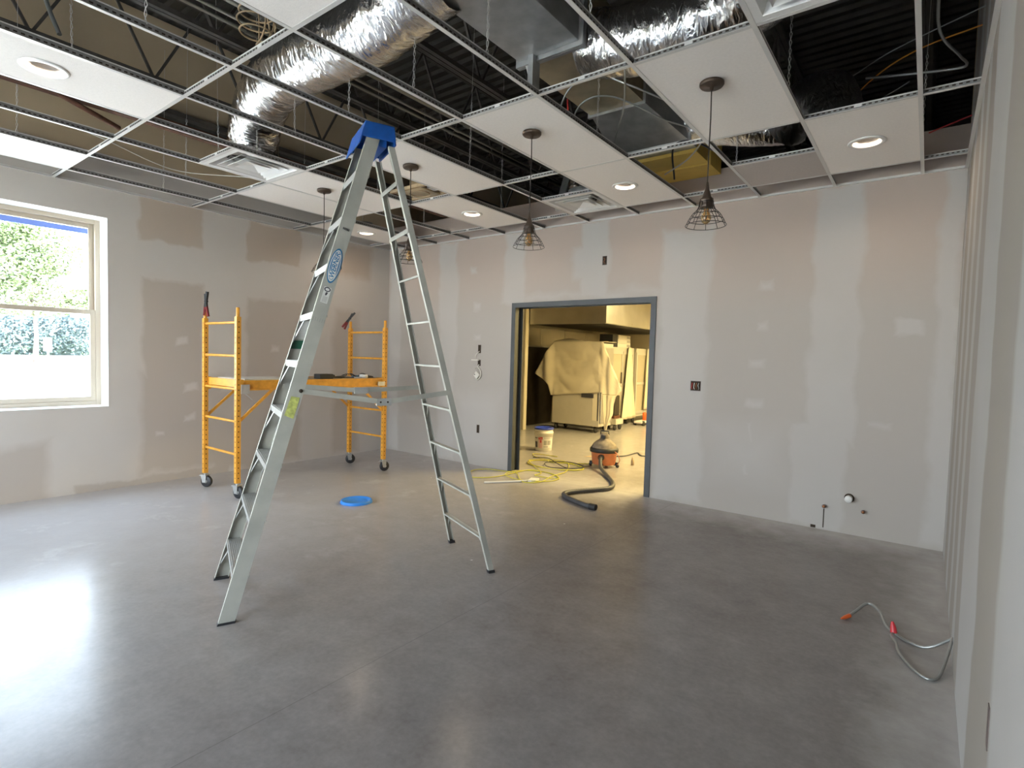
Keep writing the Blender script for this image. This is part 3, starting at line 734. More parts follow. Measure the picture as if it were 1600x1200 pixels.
# twisted hanger wires
q = MB()
pts = []
top = 1.4
for k in range(60):
    z_ = .03 + (top - .03) * k / 59
    a_ = .0035 * math.cos(k * 1.6) if k < 24 else 0; b_ = .0035 * math.sin(k * 1.6) if k < 24 else 0
    pts.append((a_ * 1.8, b_ * 1.8, z_))
q.tube(pts, .0015, 5)
q.tube([(-x_, -y_, z_) for (x_, y_, z_) in pts[:24]], .0022, 5)
hw = None
for i in range(-1, 10):
    for y_ in ((-.83, -3.26, -5.7) if i % 2 else (-2.05, -3.26, -4.45)):
        if hw is None: hw = q.build('hanger_wire', M['white_metal'], grid); o = hw
        else: o = hw.copy(); COL.objects.link(o)
        o.location = (X0 + U2 * i, y_ + .02 * ((i * 7) % 3 - 1), 0); o.rotation_euler = (0.02 * ((i * 5) % 3 - 1), 0.015 * ((i * 3) % 3 - 1), i)

def tile(i, j, half=None, holes=None, label=''):
    """lay-in tile; half=0 near half, 1 far half"""
    x0 = X0 + U2 * i + .006; x1 = X0 + U2 * (i + 1) - .006
    ya, yb = rowY(j + 1) + .006, rowY(j) - .006
    if half == 1: ya = rowY(j + .5) + .006
    cx, cy = (x0 + x1) / 2, (ya + yb) / 2
    q = MB(); hx, hy = (x1 - x0) / 2, (yb - ya) / 2
    if holes is not None:
        # round cut-out for the lamp
        r = .085; n = 32; ring = [(r * math.cos(2 * PI * k / n), holes + r * math.sin(2 * PI * k / n)) for k in range(n)]
        def outer(a):
            c_, s_ = math.cos(a), math.sin(a)
            t_ = min(hx / abs(c_) if abs(c_) > 1e-6 else 9, ((hy - holes) if s_ > 0 else (hy + holes)) / abs(s_) if abs(s_) > 1e-6 else 9)
            return (c_ * t_, holes + s_ * t_)
        angs = [2 * PI * k / n for k in range(n)]
        cor = [(hx, hy), (-hx, hy), (-hx, -hy), (hx, -hy)]
        for a_ in range(n):
            b_ = (a_ + 1) % n
            o1, o2 = outer(angs[a_]), outer(angs[b_])
            poly = [ring[a_], o1]
            for c_ in cor:
                ca = math.atan2(c_[1] - holes, c_[0]) % (2 * PI); hi = angs[b_] if b_ else 2 * PI
                if angs[a_] < ca < hi: poly.append(c_)
            poly += [o2, ring[b_]]
            q.add([(p[0], p[1], 0) for p in poly], [tuple(range(len(poly)))])
            q.add([(p[0], p[1], .016) for p in poly], [tuple(range(len(poly)))], 1)
            q.add([(ring[a_][0], ring[a_][1], 0), (ring[b_][0], ring[b_][1], 0), (ring[b_][0], ring[b_][1], .016), (ring[a_][0], ring[a_][1], .016)], [(0, 1, 2, 3)])
        for (p0, p1) in zip(cor, cor[1:] + cor[:1]):
            q.add([(p0[0], p0[1], 0), (p1[0], p1[1], 0), (p1[0], p1[1], .016), (p0[0], p0[1], .016)], [(0, 1, 2, 3)])
    else:
        q.box(-hx, hx, -hy, hy, 0, .016)
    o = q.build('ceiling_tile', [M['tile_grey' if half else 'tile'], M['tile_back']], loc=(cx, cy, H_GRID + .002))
    return tag(o, label, 'ceiling tile', 'white lay-in tiles in the ceiling grid')
tile(-1, 0, holes=0.0, label='white ceiling tile with a recessed light in the far left corner of the room')
tile(2, 0, holes=.0, label='white ceiling tile with a recessed light behind the ladder and left of the middle pendant')
tile(5, 0, holes=.0, label='white ceiling tile with a recessed light above the doorway')
tile(8, 0, holes=.0, label='white ceiling tile with a recessed light near the right wall')
tile(0, 1, label='blank white ceiling tile left of the leftmost pendant tile')
tile(1, 1, label='white ceiling tile holding the leftmost pendant lamp behind the ladder')
tile(3, 1, label='white ceiling tile holding the pendant just right of the ladder top')
tile(5, 1, label='white ceiling tile holding the pendant nearest the middle of the photo')
tile(7, 1, label='white ceiling tile holding the rightmost pendant lamp')
tile(5, 3, label='blank white ceiling tile cut by the top edge left of the foil duct')
tile(2, 3, holes=.0, label='white ceiling tile with a recessed light in the top left corner of the photo')
tile(-1, 3, label='blank white ceiling tile at the left edge near the window head')
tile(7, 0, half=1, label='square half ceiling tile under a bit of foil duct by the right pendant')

# diffusers
def diffuser(x, y, label):
    t = thing('air_diffuser', label, 'vent', (x, y, H_GRID + .002), group='square supply air diffusers in the ceiling grid')
    h = .297
    def frame(h0, h1, z0, z1):
        """square ring sloping from half-size h0 at z0 to h1 at z1, with thickness"""
        a = [(-h0, -h0, z0), (h0, -h0, z0), (h0, h0, z0), (-h0, h0, z0)]; c = [(-h1, -h1, z1), (h1, -h1, z1), (h1, h1, z1), (-h1, h1, z1)]
        tt = .003
        return a, c, tt
    def ring(q, h0, h1, z0, z1):
        a, c, tt = frame(h0, h1, z0, z1)
        q.add(a + c + [(p[0], p[1], p[2] + tt) for p in a] + [(p[0], p[1], p[2] + tt) for p in c],
              [(k, (k + 1) % 4, 4 + (k + 1) % 4, 4 + k) for k in range(4)] + [(8 + k, 12 + k, 12 + (k + 1) % 4, 8 + (k + 1) % 4) for k in range(4)] +
              [(k, 8 + k, 8 + (k + 1) % 4, (k + 1) % 4) for k in range(4)] + [(4 + k, 4 + (k + 1) % 4, 12 + (k + 1) % 4, 12 + k) for k in range(4)])
    q = MB(); ring(q, h, .255, 0, 0.0); ring(q, .255, .235, 0, .045); ring(q, .235, .15, .045, .09); q.build('face_frame', M['trim_white'], t)
    q = MB(); ring(q, .205, .15, -.004, .038); q.build('louver', M['trim_white'], t)
    q = MB(); ring(q, .15, .10, -.006, .034); q.build('louver', M['trim_white'], t)
    q = MB(); q.add([(-.105, -.105, -.006), (.105, -.105, -.006), (.105, .105, -.006), (-.105, .105, -.006), (0, 0, .02)], [(0, 1, 4), (1, 2, 4), (2, 3, 4), (3, 0, 4)])
    q.box(-.105, .105, -.105, .105, .022, .026); q.build('centre_plate', M['trim_white'], t)
    q = MB(); q.lathe([(.15, .09), (.15, .13), (.14, .13)], n=28); q.build('neck', M['galv'], t)
    return t
diffuser(X0 + U2 * 1.5, rowY(2.25), 'white square diffuser at the end of the long foil duct, left of the ladder')
diffuser(X0 + U2 * 4.5, rowY(.25), 'white square diffuser near the back wall, left of the doorway light')
diffuser(X0 + U2 * 8.5, rowY(2.25), 'white square diffuser cut by the top edge at right')

# recessed downlights
def downlight(x, y, label):
    t = thing('recessed_light', label, 'ceiling light', (x, y, H_GRID), group='round recessed lights in the ceiling tiles')
    q = MB().lathe([(.082, .004), (.115, .001), (.116, -.003), (.108, -.007), (.088, -.008), (.080, .0), (.074, .012)], n=40); q.build('trim_ring', M['trim_white'], t)
    q = MB().lathe([(.075, .010), (.050, .045), (.034, .055)], n=32); q.build('reflector', M['can_grey'], t)
    q = MB().lathe([(.0, .046), (.020, .047), (.034, .052), (.034, .060), (0, .060)], n=28); q.build('lens', M['lens'], t)
    q = MB().lathe([(.080, .02), (.080, .13), (.0, .13)], n=24); q.build('can', M['galv'], t)
    return t
RL = [(X0 - U2 * .5, 'round recessed light in the far left corner tile'), (X0 + U2 * 2.5, 'round recessed light behind the ladder, second from the left wall'),
      (X0 + U2 * 5.5, 'round recessed light above the doorway'), (X0 + U2 * 8.5, 'round recessed light nearest the right wall')]
for x, l_ in RL:
    downlight(x, rowY(.5), l_)
    light('recessed_lamp_light', 'AREA', (x, rowY(.5), H_GRID + .02), 1.6, (1.0, 0.80, 0.60), .10, None, (0, 0, -1))
downlight(X0 + U2 * 2.5, rowY(3.5), 'large looking round recessed light at the top left of the photo')
light('recessed_lamp_light', 'AREA', (X0 + U2 * 2.5, rowY(3.5), H_GRID + .02), 1.6, (1.0, 0.80, 0.60), .10, None, (0, 0, -1))

# pendants
def pendant(x, y, label):
    t = thing('pendant_lamp', label, 'pendant lamp', (x, y, H_GRID), group='row of wire cage pendant lamps')
    q = MB().lathe([(0, 0.0), (.062, 0), (.066, -.004), (.066, -.016), (.060, -.024), (.012, -.027), (.009, -.045), (0, -.046)], n=36); q.build('canopy', M['bronze'], t)
    zt = -.56   # top of socket cone
    q = MB().tube([(0, 0, -.04), (.002, .001, -.2), (0, 0, -.4), (0, 0, zt)], .0035, 8); q.build('cord', M['cage_wire'], t)
    q = MB().lathe([(0, zt + .02), (.006, zt + .01), (.012, zt - .03), (.026, zt - .075), (.036, zt - .082), (.038, zt - .10), (.034, zt - .102), (.036, zt - .112), (.038, zt - .128), (.032, zt - .135), (0, zt - .135)], n=28); q.build('socket', M['bronze'], t)
    q = MB()
    z0 = zt - .10
    prof = [(.038, z0), (.042, z0 - .022), (.052, z0 - .045), (.076, z0 - .070), (.095, z0 - .100), (.110, z0 - .130)]
    for k in range(10):
        a = 2 * PI * k / 10
        q.tube([(r * math.cos(a), r * math.sin(a), z_) for r, z_ in spline([(p[0], p[1], 0) for p in prof], 3) for _ in (0,)] if False else [(p.x * math.cos(a), p.x * math.sin(a), p.y) for p in spline([(p_[0], p_[1], 0) for p_ in prof], 3)], .0018, 5)
    for (r, z_) in (prof[0], prof[2], prof[3], prof[4], prof[5]):
        q.tube([(r * math.cos(2 * PI * k / 36), r * math.sin(2 * PI * k / 36), z_) for k in range(37)], .002, 5, cap=False)
    q.build('wire_cage', M['cage_wire'], t)
    zb = zt - .13
    q = MB().lathe([(.013, zb), (.014, zb - .02), (.024, zb - .04), (.028, zb - .06), (.022, zb - .08), (.008, zb - .092), (0, zb - .094)], n=24); bl = q.build('bulb', M['amber'], t)
    q = MB().tube([(0.004, 0, zb - .01), (.008, 0, zb - .05), (0, .006, zb - .068), (-.008, 0, zb - .05), (-.004, 0, zb - .01)], .002, 5); q.build('filament', M['orange_wire'], bl)
    return t
for x, l_ in ((1.885, 'wire cage pendant lamp mostly hidden behind the ladder rail, leftmost in the row'), (3.105, 'wire cage pendant lamp seen between the rear ladder rails'),
              (4.333, 'wire cage pendant lamp left of and above the doorway'), (5.562, 'wire cage pendant lamp nearest the camera, rightmost in the row')):
    pendant(x, -2.40, l_)

# a tan junction frame with a round can above the open bay behind the ladder
t = thing('rough_in_can', 'tan recessed light housing on a plate in the open bay behind the ladder', 'light housing', (2.52, -1.75, H_GRID + .03))
q = MB(); q.box(-.26, .26, -.16, -.13, 0, .03); q.box(-.26, .26, .13, .16, 0, .03); q.build('hanger_bar', M['wood'], t)
q = MB(); q.box(-.15, .15, -.13, .13, .0, .012); q.build('plate', M['galv_warm'], t)
q = MB().lathe([(.10, -.01), (.10, .14), (0, .14)], n=28); q.build('can', M['wood'], t)
q = MB().box(.15, .24, -.05, .05, .01, .09); q.build('junction_box', M['galv'], t)
# coil of wire hoops at the top edge
t = thing('wire_guard', 'tan round wire hoops hanging in an open bay left of the foil duct', 'wire guard', (3.50, -3.92, 3.30))
q = MB()
for k in range(5):
    a = k * PI / 5
    q.tube([(.10 * math.cos(a) * math.sin(b_ * PI / 12), .10 * math.sin(a) * math.sin(b_ * PI / 12), -.12 * math.cos(b_ * PI / 12) * 1.0) for b_ in range(0, 13)], .005, 5)
for z_ in (-.06, 0, .05):
    r = .10 * math.sqrt(max(.1, 1 - (z_ / .12) ** 2)); q.tube([(r * math.cos(2 * PI * k / 24), r * math.sin(2 * PI * k / 24), z_) for k in range(25)], .005, 5, cap=False)
q.build('hoops', M['wood'], t)

# loose cables above the grid
def cable(pts, r, m, name, label, n=10, cat='cable', seg=8):
    return tag(MB().tube(spline(pts, n), r, seg).build(name, m), label, cat)
cable([(4.37, -2.20, 3.08), (4.55, -2.30, 3.28), (4.72, -2.25, 3.36), (4.98, -2.20, 3.24), (5.25, -1.95, 3.12)], .006, M['cable_grey'], 'cable', 'grey cable arching over the grid just under the trunk duct joint')
cable([(4.40, -2.05, 3.08), (4.60, -2.20, 3.22), (4.80, -2.12, 3.25), (5.05, -1.85, 3.14), (5.22, -1.55, 3.10), (4.98, -1.1, 3.12), (4.70, -.92, 3.08)], .006, M['cable_grey'], 'cable', 'long grey cable looping in the bay left of the right pendant tile')
cable([(4.45, -1.45, 3.09), (4.62, -1.72, 3.13), (4.85, -2.05, 3.20), (5.0, -2.35, 3.28)], .006, M['cable_grey'], 'cable', 'pale grey cable lying slantwise over the bay by the middle pendant')
cable([(4.70, -.70, 3.10), (4.78, -.95, 3.28), (4.98, -1.05, 3.26), (5.2, -.85, 3.15)], .008, M['black_rubber'], 'cable', 'short black cable hump near the yellowish duct end')
cable([(6.56, -2.1, 3.75), (6.55, -1.85, 3.5), (6.56, -1.5, 3.40), (6.66, -1.22, 3.36), (6.70, -1.08, 3.36), (6.65, -1.0, 3.38), (6.37, -1.0, 3.42), (6.15, -.9, 3.5)], .008, M['cable_grey'], 'cable', 'thick grey cable hanging in an S by the right wall')
cable([(6.00, -.50, 3.50), (6.12, -.60, 3.58), (6.3, -.76, 3.62), (6.5, -.86, 3.64), (6.77, -.9, 3.66)], .005, M['orange_wire'], 'cable', 'orange cable crossing the dark bay at upper right')
cable([(5.3, -.55, 3.60), (5.9, -.7, 3.58), (6.3, -.95, 3.62), (6.77, -1.05, 3.7)], .004, M['cable_grey'], 'cable', 'thin grey wire crossing the dark bay at upper right')
cable([(6.0, -.3, 3.30), (6.15, -.55, 3.42), (6.4, -.8, 3.45)], .004, M['cable_grey'], 'cable', 'thin grey wire arching right of the black duct')
cable([(6.52, -.42, 3.20), (6.62, -.45, 3.22), (6.76, -.48, 3.25)], .005, M['red_wire'], 'cable', 'red cable over the open bay in the far right corner')
cable([(1.35, -4.7, 3.15), (1.20, -4.3, 3.18), (1.25, -4.0, 3.12), (1.05, -3.4, 3.08), (1.25, -2.9, 3.12), (1.55, -2.82, 3.07)], .004, M['cable_white'], 'cable', 'thin pale cable snaking over the open bays near the window wall')
cable([(1.28, -4.28, 3.35), (1.26, -4.09, 3.30), (1.07, -3.83, 3.30)], .02, M['rust'], 'pipe_stub', 'rusty brown pipe stub above the open bay at the left', cat='pipe')
cable([(2.72, -4.75, 4.1), (2.62, -4.72, 3.7), (2.66, -4.66, 3.35), (2.74, -4.62, 3.15)], .012, M['cable_grey'], 'cable', 'thick tan cable dropping to the recessed light at top left')
cable([(4.40, -2.02, 3.10), (4.37, -2.0, 3.3), (4.33, -1.95, 3.42)], .006, M['red_wire'], 'cable', 'short red cable beside the pale hanging strap')
tag(MB().bar((3.42, -.62, 3.03), (3.25, -.10, 3.75), .07, .035).build('steel_brace', M['galv']), 'grey steel brace leaning up behind the grid left of the doorway diffuser', 'brace')

# ------------------------------------------------------------------ wall boxes and stubs
def wallbox(name, u, z, w, h, label, ax='y', cat='electrical box', two=False):
    t = thing(name, label, cat, (u, 0, z) if ax == 'y' else (W_ROOM, u, z))
    if ax != 'y': t.rotation_euler = (0, 0, -PI / 2)
    q = MB(); e = .003
    q.box(-w / 2, -w / 2 + e, -.004, 0.0, -h / 2, h / 2); q.box(w / 2 - e, w / 2, -.004, 0, -h / 2, h / 2); q.box(-w / 2, w / 2, -.004, 0, h / 2 - e, h / 2); q.box(-w / 2, w / 2, -.004, 0, -h / 2, -h / 2 + e)
    q.build('box_rim', M['box_metal'], t)
    MB().box(-w / 2 + e, w / 2 - e, -.002, 0.0, -h / 2 + e, h / 2 - e).build('box_back', M['hole_dark'], t)
    return t
t = wallbox('outlet_box', 3.658, 2.573, .055, .10, 'small open electrical box high above the doorway')
cable_ = MB().tube([(-.01, -.003, .03), (.01, -.02, .01), (-.005, -.015, -.02), (.012, -.004, -.035)], .004, 6).build('wires', M['copper'], t)
t = wallbox('outlet_box', 4.738, 1.222, .105, .10, 'double open electrical box on the wall right of the doorway')
for k in range(4):
    MB().tube([(-.035 + k * .022, -.003, .03), (-.03 + k * .02, -.022, .005), (-.038 + k * .025, -.016, -.02), (-.03 + k * .02, -.004, -.035)], .004, 6).build('wires', [M['red_wire'], M['cable_white'], M['copper'], M['cable_grey']][k], t)
wallbox('outlet_box', 1.852, .493, .045, .11, 'small open electrical box low on the wall left of the doorway')
t = wallbox('outlet_box', 1.845, 1.56, .05, .11, 'open switch box left of the doorway with a wire hanging out')
MB().tube(spline([(0, -.003, -.03), (-.03, -.04, -.08), (-.045, -.03, -.13)], 6), .005, 6).build('wires', M['cable_white'], t)
t = wallbox('outlet_box', 1.845, 1.375, .05, .08, 'open switch box just below another one left of the doorway')
MB().box(-.10, .02, -.05, -.03, .03, .045).build('wires', M['cable_white'], t)
MB().tube(spline([(0, -.003, -.02), (-.04, -.03, -.08), (-.02, -.05, -.06)], 6), .005, 6).build('wires', M['cable_white'], t)
t = thing('wall_control', 'pale dangling wall controller hanging on wires left of the doorway', 'thermostat', (1.83, 0, 1.22))
q = MB(); q.hexa([(-.055, -.035, -.01), (.0, -.035, -.06), (0, -.012, -.06), (-.055, -.012, -.01), (-.01, -.035, .045), (.05, -.035, -.005), (.05, -.012, -.005), (-.01, -.012, .045)]); q.build('body', M['cable_white'], t)
MB().box(-.04, -.022, -.039, -.034, -.005, .005).build('display', M['print_dark'], t)
MB().tube(spline([(0, -.01, .10), (.05, -.02, .06), (.062, -.02, .0), (.04, -.02, -.05), (0, -.02, -.07)], 6), .007, 6).build('cord', M['cable_white'], t)
t = thing('pipe_stub', 'white capped plastic drain stub low on the wall at right', 'pipe', (6.116, 0, .319))
MB().lathe([(0, -.075), (.026, -.075), (.030, -.07), (.030, -.045), (.026, -.045), (.026, 0)], n=24, axis='y').build('pipe', M['pvc'], t)
MB().lathe([(.026, -.003), (.038, -.003), (.038, -.0005)], n=24, axis='y').build('wall_hole', M['hole_dark'], t)
for (x, z, l_) in ((5.931, .217, 'small copper water stub left of the white drain stub'), (6.225, .222, 'small copper water stub right of the white drain stub')):
    t = thing('water_stub', l_, 'pipe', (x, 0, z))
    MB().lathe([(0, -.05), (.010, -.05), (.011, -.03), (.009, 0)], n=14, axis='y').build('pipe', M['copper'], t)
    MB().lathe([(.012, -.035), (.016, -.035), (.016, -.02), (.012, -.02)], n=14, axis='y').build('valve_cap', M['box_metal'], t)
tag(MB().box(5.925, 5.933, -.002, 0.0, .02, .19).build('wall_slit', M['hole_dark']), 'thin vertical cut in the board under the left copper stub', 'wall cut')
tag(MB().box(5.83, 5.87, -.002, 0.0, .005, .03).build('wall_notch', M['hole_dark']), 'small dark notch at the foot of the wall near the copper stubs', 'wall cut')
tag(MB().box(W_ROOM - .002, W_ROOM, -3.725, -3.69, .49, .60).build('wall_cutout', M['box_metal']), 'narrow torn box cut-out low on the right wall', 'wall cut')

# cable with wire nuts on the floor at right
t = thing('floor_cable', 'grey armoured cable with red and orange wire nuts coming out of the right wall', 'cable', (6.6, -2.0, 0))
def rel(p): return (p[0] - 6.6, p[1] + 2.0, p[2])
MB().tube([rel(p) for p in spline([(6.774, -2.02, .10), (6.68, -2.04, .03), (6.60, -2.0, .012), (6.50, -1.88, .012), (6.45, -1.76, .05), (6.39, -1.70, .055), (6.34, -1.80, .03), (6.31, -1.87, .015)], 10)], .008, 8).build('cable', M['cable_grey'], t)
MB().tube([rel(p) for p in spline([(6.772, -2.02, .10), (6.75, -2.15, .05), (6.72, -2.30, .012), (6.68, -2.36, .010), (6.62, -2.30, .010), (6.56, -2.16, .012), (6.545, -2.09, .03), (6.52, -2.02, .03), (6.53, -1.97, .03)], 10)], .007, 8).build('cable', M['cable_grey'], t)
MB().tube([rel((6.315, -1.86, .016)), rel((6.295, -1.90, .014)), rel((6.28, -1.925, .012))], .01, 10, radii=[.012, .010, .004]).build('wire_nut', M['orange_cap'], t)
MB().tube([rel((6.53, -1.97, .03)), rel((6.525, -1.965, .06)), rel((6.52, -1.96, .085))], .01, 10, radii=[.017, .014, .006]).build('wire_nut', M['red_cap'], t)

# ------------------------------------------------------------------ stepladder
LB = Vector((3.39, -4.05, 0)); ldir = Vector((.38861736, .92139923, 0))
lad = thing('stepladder', 'tall aluminium stepladder with a blue top cap standing open in the middle', 'ladder', LB, math.atan2(ldir.y, ldir.x))
ZT = 2.80
def hwid(z): return .345 + (.160 - .345) * z / 2.75          # half width (outer)
def sf(z): return .005 + (.797 - .005) * z / 2.75           # front rail centre
def sr(z): return 1.60 + (.915 - 1.60) * z / 2.75           # rear rail centre
# local x = s, local y = -t (near side is y negative)
for sgn in (-1, 1):
    q = MB()
    def P(s_, t_, z_): return (s_, sgn * t_, z_)
    for (z0, z1) in ((0, ZT),):
        a0, a1 = sf(z0), sf(z1); w0, w1 = hwid(z0), hwid(z1); hd = .040; th = .003; fd = .028
        def web(so0, so1, ti0, ti1):
            q.hexa([P(a0 + so0, w0 - ti1, z0), P(a0 + so1, w0 - ti1, z0), P(a0 + so1, w0 - ti0, z0), P(a0 + so0, w0 - ti0, z0),
                    P(a1 + so0, w1 - ti1, z1), P(a1 + so1, w1 - ti1, z1), P(a1 + so1, w1 - ti0, z1), P(a1 + so0, w1 - ti0, z1)])
        web(-hd, hd, 0, th); web(-hd, -hd + th, th, fd); web(hd - th, hd, th, fd)
    q.build('front_rail', M['aluminium'], lad)
    q = MB()
    MBf = MB()
    for nm, sg in (('f', 1),):
        MBf.hexa([P(sf(0) - .043, hwid(0) - .032, 0.0), P(sf(0) + .043, hwid(0) - .032, 0.0), P(sf(0) + .043, hwid(0) + .002, 0.0), P(sf(0) - .043, hwid(0) + .002, 0.0),
                  P(sf(.02) - .043, hwid(0) - .032, .012), P(sf(.02) + .043, hwid(0) - .032, .012), P(sf(.02) + .043, hwid(0) + .002, .012), P(sf(.02) - .043, hwid(0) + .002, .012)])
    MBf.build('foot_pad', M['black_rubber'], lad)
    a0, a1 = sr(0), sr(ZT - .06); w0, w1 = hwid(0) + .0, hwid(ZT); hd = .019
    z1 = ZT - .06
    def web2(so0, so1, ti0, ti1):
        q.hexa([P(a0 + so0, w0 - ti1, 0), P(a0 + so1, w0 - ti1, 0), P(a0 + so1, w0 - ti0, 0), P(a0 + so0, w0 - ti0, 0),
                P(a1 + so0, w1 - ti1, z1), P(a1 + so1, w1 - ti1, z1), P(a1 + so1, w1 - ti0, z1), P(a1 + so0, w1 - ti0, z1)])
    web2(-hd, hd, 0, .003); web2(-hd, -hd + .003, .003, .026); web2(hd - .003, hd, .003, .026)
    q.build('rear_rail', M['aluminium'], lad)
    q = MB(); q.hexa([P(1.60 - .023, w0 - .03, 0), P(1.60 + .023, w0 - .03, 0), P(1.60 + .023, w0 + .002, 0), P(1.60 - .023, w0 + .002, 0),
                      P(1.595 - .023, w0 - .03, .02), P(1.595 + .023, w0 - .03, .02), P(1.595 + .023, w0 + .002, .02), P(1.595 - .023, w0 + .002, .02)])
    q.build('foot_pad', M['black_rubber'], lad)
STEP_Z = [.255 + .287 * k for k in range(9)]
for k, z in enumerate(STEP_Z):
    w = hwid(z) - .004; s0 = sf(z) - .040; s1 = sf(z) + .040
    q = MB()
    q.box(s0, s1, -w, w, z - .003, z)
    q.box(s0 - .003, s0, -w, w, z - .038, z); q.box(s1 - .003, s1, -w, w, z - .026, z)
    for r in range(7):
        x_ = s0 + .008 + r * (s1 - s0 - .016) / 6
        q.box(x_ - .0022, x_ + .0022, -w + .01, w - .01, z, z + .0025)
    q.build('step', M['alu_bright'], lad)
    if k < 8:
        q = MB()
        for sgn in (-1, 1):
            for so in (-.034, .034):
                z2 = z - .17; 
                q.bar((sf(z) + so * .9, sgn * (w - .11), z - .028), (sf(z2) + so, sgn * (hwid(z2) - .006), z2), .012, .003, (1, 0, 0))
        q.build('step_brace', M['alu_bright'], lad)
REAR_Z = [.25 + .286 * k for k in range(9)]
for k, z in enumerate(REAR_Z):
    w = hwid(z) - .004; s_ = sr(z); q = MB()
    q.box(s_ - .019, s_ - .016, -w, w, z - (.03 if k > 6 else .013), z); q.box(s_ - .019, s_ + .014, -w, w, z - .003, z)
    q.build('rear_bar', M['aluminium'], lad)
    if k in (0, 1, 2, 3, 7):
        q = MB()
        for sgn in (-1, 1):
            q.bar((s_, sgn * (w - .08), z - .01), (sr(z - .11), sgn * (w + .003), z - .11), .012, .004, (1, 0, 0))
        q.build('rear_brace', M['aluminium'], lad)
# spreaders
for sgn in (-1, 1):
    q = MB(); zf = 1.236; zr = 1.222; wf = hwid(zf) + .006; zj = 1.165 if sgn < 0 else 1.20
    p0 = Vector((sf(zf) + .02, sgn * wf, zf)); p2 = Vector((sr(zr) + .01, sgn * wf, zr)); p1 = Vector((.86, sgn * (wf + .004), zj))
    q.bar(p0, p1, .010, .030); q.build('spreader_arm', M['aluminium'], lad)
    q = MB(); q.bar(p1, p2, .010, .030); q.build('spreader_arm', M['aluminium'], lad)
    q = MB(); q.box(.815, .905, sgn * wf - .010, sgn * wf + .010, zj - .022, zj + .022)
    q.build('spreader_joint', M['alu_bright'], lad)
    q = MB()
    for xx in (.838, .882): q.lathe([(.006, -.0125 if sgn < 0 else .0125), (0, -.0126 if sgn < 0 else .0126)], c=(xx, sgn * wf, zj), n=10, axis='y')
    q.lathe([(.011, -.010), (.011, -.012), (0, -.013)] if sgn < 0 else [(.011, .010), (.011, .012), (0, .013)], c=tuple(p0), n=10, axis='y')
    q.build('rivet', M['hole_dark'], lad)
# top cap
q = MB()
cs0, cs1 = .752, .932; cw = .170
q.box(cs0, cs1, -cw, cw, 2.845, 2.86)
q.hexa([(cs0 - .040, -cw, 2.72), (cs0 - .030, -cw, 2.72), (cs0 - .030, cw, 2.72), (cs0 - .040, cw, 2.72), (cs0, -cw, 2.86), (cs0 + .012, -cw, 2.86), (cs0 + .012, cw, 2.86), (cs0, cw, 2.86)])
q.hexa([(cs1, -cw, 2.745), (cs1 + .012, -cw, 2.745), (cs1 + .012, cw, 2.745), (cs1, cw, 2.745), (cs1 - .012, -cw, 2.86), (cs1, -cw, 2.86), (cs1, cw, 2.86), (cs1 - .012, cw, 2.86)])
for sgn in (-1, 1):
    ya, yb = sorted((sgn * cw, sgn * (cw - .012)))
    q.hexa([(cs0 - .02, ya, 2.765), (cs1 + .005, ya, 2.765), (cs1 + .005, yb, 2.765), (cs0 - .02, yb, 2.765), (cs0, ya, 2.86), (cs1, ya, 2.86), (cs1, yb, 2.86), (cs0, yb, 2.86)])
q.box(.84, .89, -.145, .145, 2.73, 2.845)
cap = q.build('top_cap', M['blue_plastic'], lad, bevel=.004)
# stickers on the near front rail: text runs up the rail
zc = 1.965
slope = math.atan2(.770, 2.75)
def rail_plane(z, out=.0015):
    """matrix whose x runs up the rail, y towards the front edge, z out of the near face"""
    up = Vector((sf(1) - sf(0), -(hwid(1) - hwid(0)), 1)).normalized()
    side = Vector((-1, 0, 0)); side = (side - up * side.dot(up)).normalized()
    nrm = up.cross(side).normalized()
    if nrm.y > 0: nrm = -nrm; 
    o = Vector((sf(z), -(hwid(z)), z)) + nrm * out
    return Matrix(((up.x, side.x, nrm.x, o.x), (up.y, side.y, nrm.y, o.y), (up.z, side.z, nrm.z, o.z), (0, 0, 0, 1)))
mw = rail_plane(zc)
def oval(rx, ry, n=40, power=1.0): return [(rx * math.cos(2 * PI * k / n), ry * math.sin(2 * PI * k / n)) for k in range(n)]
def plate(poly, th, name, m, parent, mtx, z0=0.0):
    q = MB(); n = len(poly)
    q.add([(p[0], p[1], z0) for p in poly] + [(p[0], p[1], z0 + th) for p in poly], [tuple(range(n))[::-1], tuple(range(n, 2 * n))] + [(k, (k + 1) % n, n + (k + 1) % n, n + k) for k in range(n)])
    o = q.build(name, m, parent); o.matrix_local = mtx
    return o
st = plate(oval(.108, .034), .0008, 'oval_sticker', M['sticker_blue'], lad, mw)
I4 = Matrix.Identity(4)
plate([(x * .90, y * .86) for x, y in oval(.108, .034)], .0003, 'sticker_border', M['sticker_white'], st, I4, .0012)
plate([(x * .82, y * .72) for x, y in oval(.108, .034)], .0003, 'sticker_field', M['sticker_blue'], st, I4, .0024)
plate([(-.088, 0), (-.066, -.018), (.066, -.018), (.088, 0), (.066, .018), (-.066, .018)], .0003, 'sticker_panel', M['sticker_white'], st, I4, .0036)
fc = bpy.data.curves.new('sticker_text', 'FONT'); fc.body = 'WERNER'; fc.size = .040; fc.offset = .0006; fc.align_x = 'CENTER'; fc.align_y = 'CENTER'; fc.extrude = .0002; fc.space_character = .95; fc.shear = .25
fo = bpy.data.objects.new('sticker_text_tmp', fc); COL.objects.link(fo)
bpy.context.view_layer.update()
me = bpy.data.meshes.new_from_object(fo.evaluated_get(bpy.context.evaluated_depsgraph_get()))
bpy.data.objects.remove(fo)
